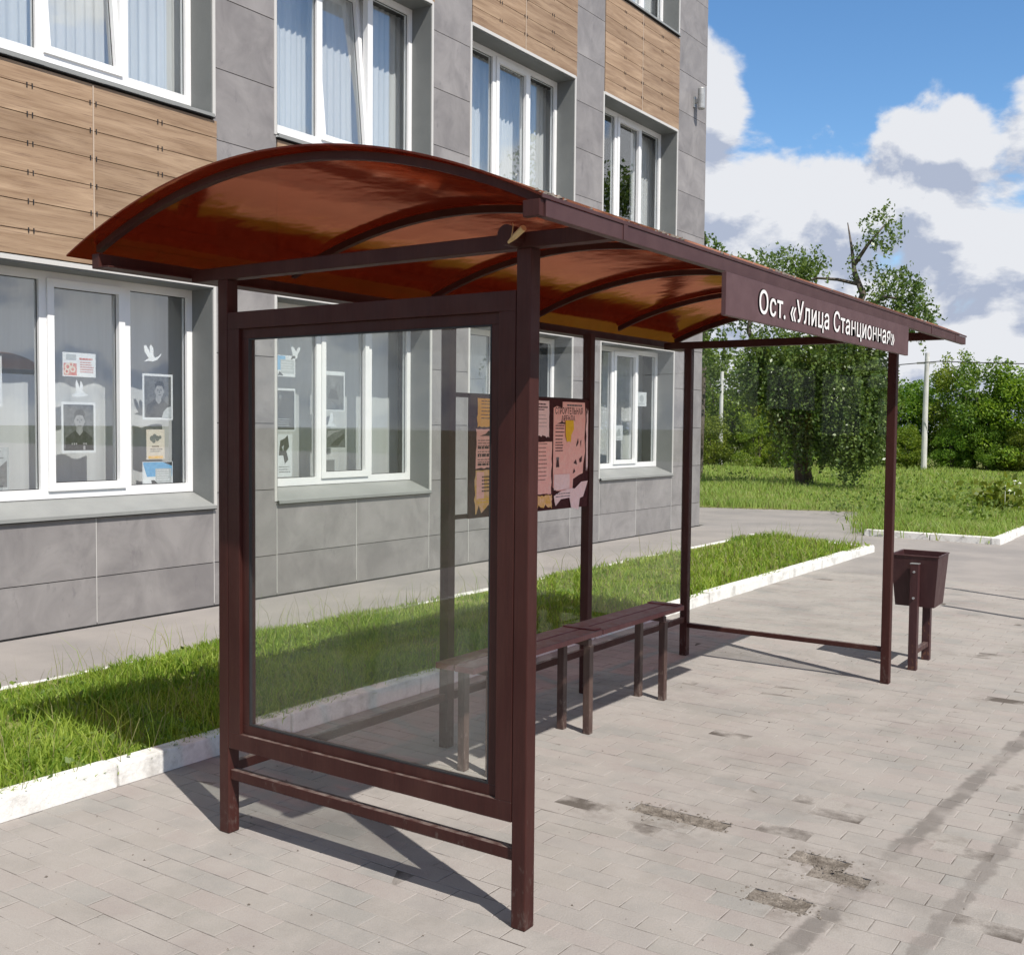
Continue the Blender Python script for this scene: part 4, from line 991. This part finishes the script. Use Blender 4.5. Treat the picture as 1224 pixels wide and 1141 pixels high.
# weeping birch on the lawn
bt = thing('birch_tree', 'weeping birch with a leaning trunk and bare top branch on the far lawn', 'tree', (-8.0, 25.1, 0))
tk = MB()
tk.tube([(-7.98, 25.1, -.1), (-8.1, 25.1, .8), (-8.2, 25.1, 1.9), (-7.6, 25.05, 3.2), (-6.75, 25.0, 4.4), (-6.55, 25.0, 5.0), (-6.78, 25.0, 5.6), (-6.86, 25.0, 6.2), (-6.98, 25.0, 6.85)], [.27, .19, .16, .13, .10, .085, .06, .035, .012], 9)
tk.tube([(-6.62, 25.0, 5.25), (-7.2, 25.0, 5.42), (-7.75, 25.05, 5.5), (-8.5, 25.1, 5.35)], [.05, .042, .03, .012], 7)
tk.tube([(-6.8, 25.0, 5.75), (-6.45, 25.0, 6.25), (-6.0, 25, 6.75)], [.06, .04, .015], 6)
tk.tube([(-6.75, 25.0, 4.4), (-6.0, 24.9, 4.9), (-5.5, 24.9, 4.8)], [.08, .05, .02], 6)
tk.tube([(-8.2, 25.1, 1.9), (-9.0, 25.0, 3.0), (-9.6, 25.0, 4.2), (-9.5, 25.0, 5.4)], [.14, .10, .07, .02], 7)
tk.tube([(-8.2, 25.1, 1.6), (-7.4, 24.6, 2.7), (-6.6, 24.3, 3.3)], [.1, .07, .02], 6)
obj('trunk', tk, M['bark'], bt, smooth=True)
C = []
def strands(cx, cy, cz, rx, ry, rz, n, ln):
    """drooping twigs: points along short hanging curves"""
    o = []
    for _ in range(n):
        d = NR.normal(size=3); d /= np.linalg.norm(d); r = NR.uniform(.25, 1) ** .5
        s = np.array((cx + d[0]*rx*r, cy + d[1]*ry*r, cz + d[2]*rz*r)); l = ln * NR.uniform(.4, 1.2); dr = NR.normal(size=2) * .25
        k = int(l / .021)
        t = np.linspace(0, 1, max(k, 3))
        q = np.stack([s[0] + dr[0]*t, s[1] + dr[1]*t, s[2] - l*t**1.3], 1) + NR.normal(size=(len(t), 3)) * .035
        o.append(q)
    return np.concatenate(o)
P_ = [strands(-8.9, 25.1, 5.95, 1.35, 1.0, .52, 199, .45), strands(-8.1, 25.1, 6.0, .7, .7, .45, 71, .4), strands(-6.1, 25.0, 6.75, .62, .6, .55, 71, .35),
      strands(-6.6, 25.0, 5.9, .35, .4, .5, 21, .4), strands(-5.75, 25.0, 5.2, .75, .7, .6, 109, .6), strands(-5.2, 25.0, 4.5, .5, .6, .5, 54, .6), strands(-10.0, 25.1, 5.2, .9, .8, .6, 84, .6),
      strands(-8.0, 25.1, 3.6, 2.2, 1.5, 1.0, 441, 1.0), strands(-6.7, 24.7, 2.9, 1.2, 1.1, 1.1, 357, 1.5), strands(-9.2, 25.0, 2.9, 1.2, 1.2, 1.0, 231, 1.0),
      strands(-7.9, 25.3, 2.6, 1.5, 1.1, .9, 315, 1.2), strands(-6.5, 24.6, 1.8, 1.0, .8, .7, 168, 1.1), strands(-6.6, 25.2, 4.5, .9, .8, .5, 84, .8)]
P_ += [strands(-8.3, 25.0, 3.3, 1.3, 1.0, .8, 330, 1.4), strands(-6.7, 24.6, 2.7, .9, .8, .9, 300, 1.8), strands(-7.6, 24.5, 2.6, 1.0, .6, .7, 260, 1.5)]
P_ = np.concatenate(P_); P_ = P_[P_[:, 2] > .35 + .25 * np.sin(P_[:, 0] * 5)]; P_ = P_[~((P_[:, 2] < 4.2) & (P_[:, 0] < -9.75 + .25 * np.sin(P_[:, 2] * 4)))]; P_ = P_[~((P_[:, 2] < 2.2) & (P_[:, 0] < -8.9))]; P_ = P_[NR.random(len(P_)) < .72]
leaves('crown', P_, NR.uniform(.06, .125, len(P_)), M['birch'], bt, flat=.35, aspect=.62)
# tree on the other side of the road, mirrored in an upper window
t2 = thing('roadside_tree', 'tall tree across the road, mirrored darkly in the upper window by the building corner', 'tree', (6.4, 32.0, 0))
for ch in list(bt.children):
    c = ch.copy(); COL.objects.link(c); c.parent = t2; c.location = (8.0 * 1.75, -25.1 * 1.75 + .0, 0) if False else (0, 0, 0)
t2.scale = (1.75, 1.75, 1.75)
# slimmer tree by the building corner
b2 = thing('slender_tree', 'slender tree with airy top just beyond the corner of the building', 'tree', (-12.2, 27.5, 0))
tk = MB(); tk.tube([(-12.2, 27.5, -.1), (-12.1, 27.5, 3), (-12.0, 27.5, 5.6), (-12.1, 27.5, 7.4)], [.16, .12, .07, .015], 8); obj('trunk', tk, M['bark'], b2)
q = np.concatenate([strands(-12.0, 27.5, 6.9, .55, .5, .6, 30, .4), strands(-11.4, 27.4, 6.35, .75, .7, .4, 40, .4), strands(-12.3, 27.5, 5.4, 1.0, .9, .8, 80, .6), strands(-12.2, 27.5, 4.0, 1.1, 1.0, .9, 90, .8)])
leaves('crown', q, NR.uniform(.08, .15, len(q)), M['birch'], b2, flat=.35, aspect=.62)
# spruce-like pointed tree at the far right
# bushes: four kinds of crown, each copied
def bush_meshes(k, H, rx, m):
    cl = subclump(0, 0, H * .55, rx * .85, rx * .75, H * .42, 34, .46) + subclump(0, 0, H * .22, rx * .95, rx * .85, H * .2, 22, .45)
    for _ in range(9):
        a = NR.uniform(-.7, .7) * rx; cl += [(a, NR.uniform(-.5, .5), H * NR.uniform(.86, 1.0), .22, .22, .5)]
    pts = crown_pts(cl, 11500); pts = pts[pts[:, 2] > .05]
    o = leaves('crown', pts, NR.uniform(.08, .155, len(pts)), m, None, flat=.5, aspect=.58); me = o.data; bpy.data.objects.remove(o)
    t = MB()
    for j in range(5):
        a = R.uniform(0, 6.28); rr = R.uniform(.1, .5) * rx
        t.tube([(R.uniform(-.1, .1), R.uniform(-.1, .1), -.1), (rr*.4*math.cos(a), rr*.4*math.sin(a), H*.3), (rr*math.cos(a), rr*math.sin(a), H*.75)], [.05, .035, .012], 6)
    o = obj('trunk', t, M['bark']); mt = o.data; bpy.data.objects.remove(o)
    return me, mt
KB = [bush_meshes(0, 3.2, 1.55, M['bush']), bush_meshes(1, 4.1, 1.5, M['bush2']), bush_meshes(2, 3.6, 1.9, M['bush']), bush_meshes(3, 4.6, 1.25, M['bush2'])]
def bush(x, y, k, s, label, name='bush', cat='bush', grp='tall bushes along the far edge of the lawn'):
    t = thing(name, label, cat, (x, y, .03), grp)
    t.rotation_euler.z = R.uniform(0, 6.28); t.scale = (s * R.uniform(.92, 1.1), s * R.uniform(.92, 1.1), s)
    for nm, me in zip(('crown', 'trunk'), KB[k]): link(nm, me, t)
LB = 'dense green bush in the unbroken hedge of trees along the far edge of the lawn'
for (x, y, k, s) in ((-24, 41, 1, 1.1), (-22, 42, 3, 1.12), (-20.3, 41, 1, 1.12), (-18.9, 42.5, 3, 1.12), (-17.6, 42, 1, 1.18), (-16.2, 43, 3, 1.12), (-15, 42, 1, 1.1), (-13.4, 42.5, 2, 1.2), (-12, 42, 1, 1.05),
                     (-10.6, 42.5, 0, 1.05), (-9.9, 44, 2, 1.0), (-8.3, 43, 3, .95), (-7.2, 42, 1, 1.02), (-5.9, 42.5, 0, 1.18), (-4.9, 42, 2, 1.05), (-3.6, 43, 1, 1.02), (-2.4, 42, 2, 1.05), (-1.0, 43, 3, .95), (.8, 42, 1, 1.1), (2.8, 42.5, 2, 1.2), (4.8, 42, 3, 1.0)):
    bush(x, y, k, s, LB)
for (x, y, k, s) in ((-15.9, 36.5, 0, .62), (-14.0, 36.8, 2, .55), (-17.2, 36.9, 0, .55), (-12.6, 37, 0, .5), (-11.2, 41, 0, .5), (-9.6, 41.3, 2, .45), (-7.9, 41.2, 0, .5), (-6.6, 41.2, 2, .48), (-5.4, 41, 0, .5), (-4.2, 41.2, 2, .45), (-3.0, 41, 0, .52), (-1.8, 41, 2, .5)):
    bush(x, y, k, s, 'low bright bush at the foot of the tall hedge of bushes beyond the meadow', grp='low bushes in front of the hedge')
sp = thing('young_poplar', 'dark narrow young tree rising above the bushes near the edge of view', 'tree', (-3.4, 44.5, 0))
tk = MB(); tk.tube([(-3.4, 44.5, -.1), (-3.35, 44.5, 3), (-3.3, 44.5, 5.1)], [.1, .07, .01], 7); obj('trunk', tk, M['bark'], sp)
q = np.concatenate([crown_pts([(-3.35, 44.5, 1.4 + .3*i, .75 - .055*i, .75 - .055*i, .35) for i in range(13)], 2600)])
leaves('crown', q, NR.uniform(.10, .18, len(q)), M['birch'], sp, flat=.4)

# ------------------------------------------------------------------ sky and light
SUN = Vector((.75, -.31, 1.0)).normalized()
el = math.asin(SUN.z); az = math.atan2(SUN.x, SUN.y)
w = bpy.data.worlds.new('World'); sc.world = w; w.use_nodes = True; t = w.node_tree; t.nodes.clear()
out = N(t, 'ShaderNodeOutputWorld')
sky = N(t, 'ShaderNodeTexSky', sky_type='NISHITA', sun_disc=False); sky.sun_elevation = el; sky.sun_rotation = az; sky.dust_density = .1; sky.ozone_density = 3.0; sky.air_density = 1.0
bg = N(t, 'ShaderNodeBackground'); bg.inputs[1].default_value = .145
hs = N(t, 'ShaderNodeHueSaturation'); hs.inputs['Saturation'].default_value = 1.18; L(t, sky.outputs[0], hs.inputs['Color']); L(t, hs.outputs[0], bg.inputs[0])
tc = N(t, 'ShaderNodeTexCoord'); d = tc.outputs['Generated']
nrm = N(t, 'ShaderNodeVectorMath', operation='NORMALIZE'); L(t, d, nrm.inputs[0]); d = nrm.outputs[0]
sx = N(t, 'ShaderNodeSeparateXYZ'); L(t, d, sx.inputs[0])
def dirv(azd, eld):
    a, e = math.radians(azd), math.radians(eld); return Vector((math.sin(a)*math.cos(e), math.cos(a)*math.cos(e), math.sin(e)))
wp_ = N(t, 'ShaderNodeTexNoise'); wp_.inputs['Scale'].default_value = 9; wp_.inputs['Detail'].default_value = 3; L(t, d, wp_.inputs['Vector'])
def cloud_density(vec):
    mp = N(t, 'ShaderNodeMapping'); mp.inputs['Scale'].default_value = (1, 1, 1.5); L(t, vec, mp.inputs[0])
    n1 = noise(t, mp.outputs[0], 7.5, 9, .56, dist=.25)
    cr = N(t, 'ShaderNodeValToRGB'); sz = N(t, 'ShaderNodeSeparateXYZ'); L(t, vec, sz.inputs[0]); L(t, sz.outputs[2], cr.inputs[0])
    e = cr.color_ramp.elements; e[0].position = 0; e[0].color = (.80,)*3 + (1,); e[1].position = 1; e[1].color = (.88,)*3 + (1,)
    for ps, v in ((.06, .76), (.12, .68), (.17, .66), (.225, .60), (.262, .44), (.30, .28), (.42, .30), (.58, .86)): x = e.new(ps); x.color = (v, v, v, 1)
    s = N(t, 'ShaderNodeMath', operation='ADD'); L(t, n1, s.inputs[0]); L(t, cr.outputs[0], s.inputs[1])
    last = s.outputs[0]
    for (a, el_, rad, amt) in ((-25.9, 17.3, 4.8, .50), (-12.6, 14.2, 2.2, .13), (-20.4, 15.5, 1.6, -.20), (-9, 16, 2.0, .08), (-15.5, 14.4, 2.0, .10)):
        dv = dirv(a, el_)
        ds = N(t, 'ShaderNodeVectorMath', operation='DISTANCE'); L(t, vec, ds.inputs[0]); ds.inputs[1].default_value = dv
        mr = N(t, 'ShaderNodeMapRange'); mr.interpolation_type = 'SMOOTHSTEP'; mr.inputs[1].default_value = math.radians(rad); mr.inputs[2].default_value = math.radians(rad) * .2; mr.inputs[3].default_value = 0; mr.inputs[4].default_value = amt
        L(t, ds.outputs['Value'], mr.inputs[0])
        q = N(t, 'ShaderNodeMath', operation='ADD'); L(t, last, q.inputs[0]); L(t, mr.outputs[0], q.inputs[1]); last = q.outputs[0]
    return last
den = cloud_density(d)
shift = N(t, 'ShaderNodeVectorMath', operation='ADD'); L(t, d, shift.inputs[0]); shift.inputs[1].default_value = (SUN.x*.018 + 0, SUN.y*.018, SUN.z*.03)
den2 = cloud_density(shift.outputs[0])
mask = N(t, 'ShaderNodeMapRange'); mask.interpolation_type = 'SMOOTHSTEP'; mask.inputs[1].default_value = .955; mask.inputs[2].default_value = 1.06; L(t, den, mask.inputs[0])
df = N(t, 'ShaderNodeMath', operation='SUBTRACT'); L(t, den, df.inputs[0]); L(t, den2, df.inputs[1])
lit = N(t, 'ShaderNodeMapRange'); lit.inputs[1].default_value = -.085; lit.inputs[2].default_value = .11; L(t, df.outputs[0], lit.inputs[0])
big_n = noise(t, d, 4.5, 5, .55)
lt2 = N(t, 'ShaderNodeMath', operation='MULTIPLY_ADD', use_clamp=True); L(t, big_n, lt2.inputs[0]); lt2.inputs[1].default_value = .9; L(t, lit.outputs[0], lt2.inputs[2])
lt3 = N(t, 'ShaderNodeMath', operation='SUBTRACT', use_clamp=True); L(t, lt2.outputs[0], lt3.inputs[0]); lt3.inputs[1].default_value = .58
ccol = mixc(t, ramp(t, lt3.outputs[0], 0, .62), (.46, .52, .66), (1.04, 1.04, 1.04))
base_g = N(t, 'ShaderNodeMapRange'); base_g.inputs[1].default_value = .36; base_g.inputs[2].default_value = .75; base_g.inputs[3].default_value = 1; base_g.inputs[4].default_value = .40; L(t, sx.outputs[2], base_g.inputs[0])   # cloud bases seen from below are grey
cg = N(t, 'ShaderNodeVectorMath', operation='SCALE'); L(t, ccol, cg.inputs[0]); L(t, base_g.outputs[0], cg.inputs['Scale']); ccol = cg.outputs[0]
cb = N(t, 'ShaderNodeBackground'); cb.inputs[1].default_value = .86; L(t, ccol, cb.inputs[0])
ms = N(t, 'ShaderNodeMixShader'); L(t, mask.outputs[0], ms.inputs[0]); L(t, bg.outputs[0], ms.inputs[1]); L(t, cb.outputs[0], ms.inputs[2]); L(t, ms.outputs[0], out.inputs[0])

sl = bpy.data.lights.new('sun', 'SUN'); sl.energy = 5.0; sl.angle = math.radians(.5); sl.color = (1, .945, .87)
so = bpy.data.objects.new('sun', sl); COL.objects.link(so); so.rotation_euler = SUN.to_track_quat('Z', 'Y').to_euler(); so.location = (10, -6, 20)

sc.view_settings.view_transform = 'Standard'; sc.view_settings.look = 'None'; sc.view_settings.gamma = 1; sc.view_settings.exposure = .14
sc.cycles.use_denoising = True
sc.cycles.max_bounces = 10; sc.cycles.transparent_max_bounces = 24; sc.cycles.caustics_reflective = True
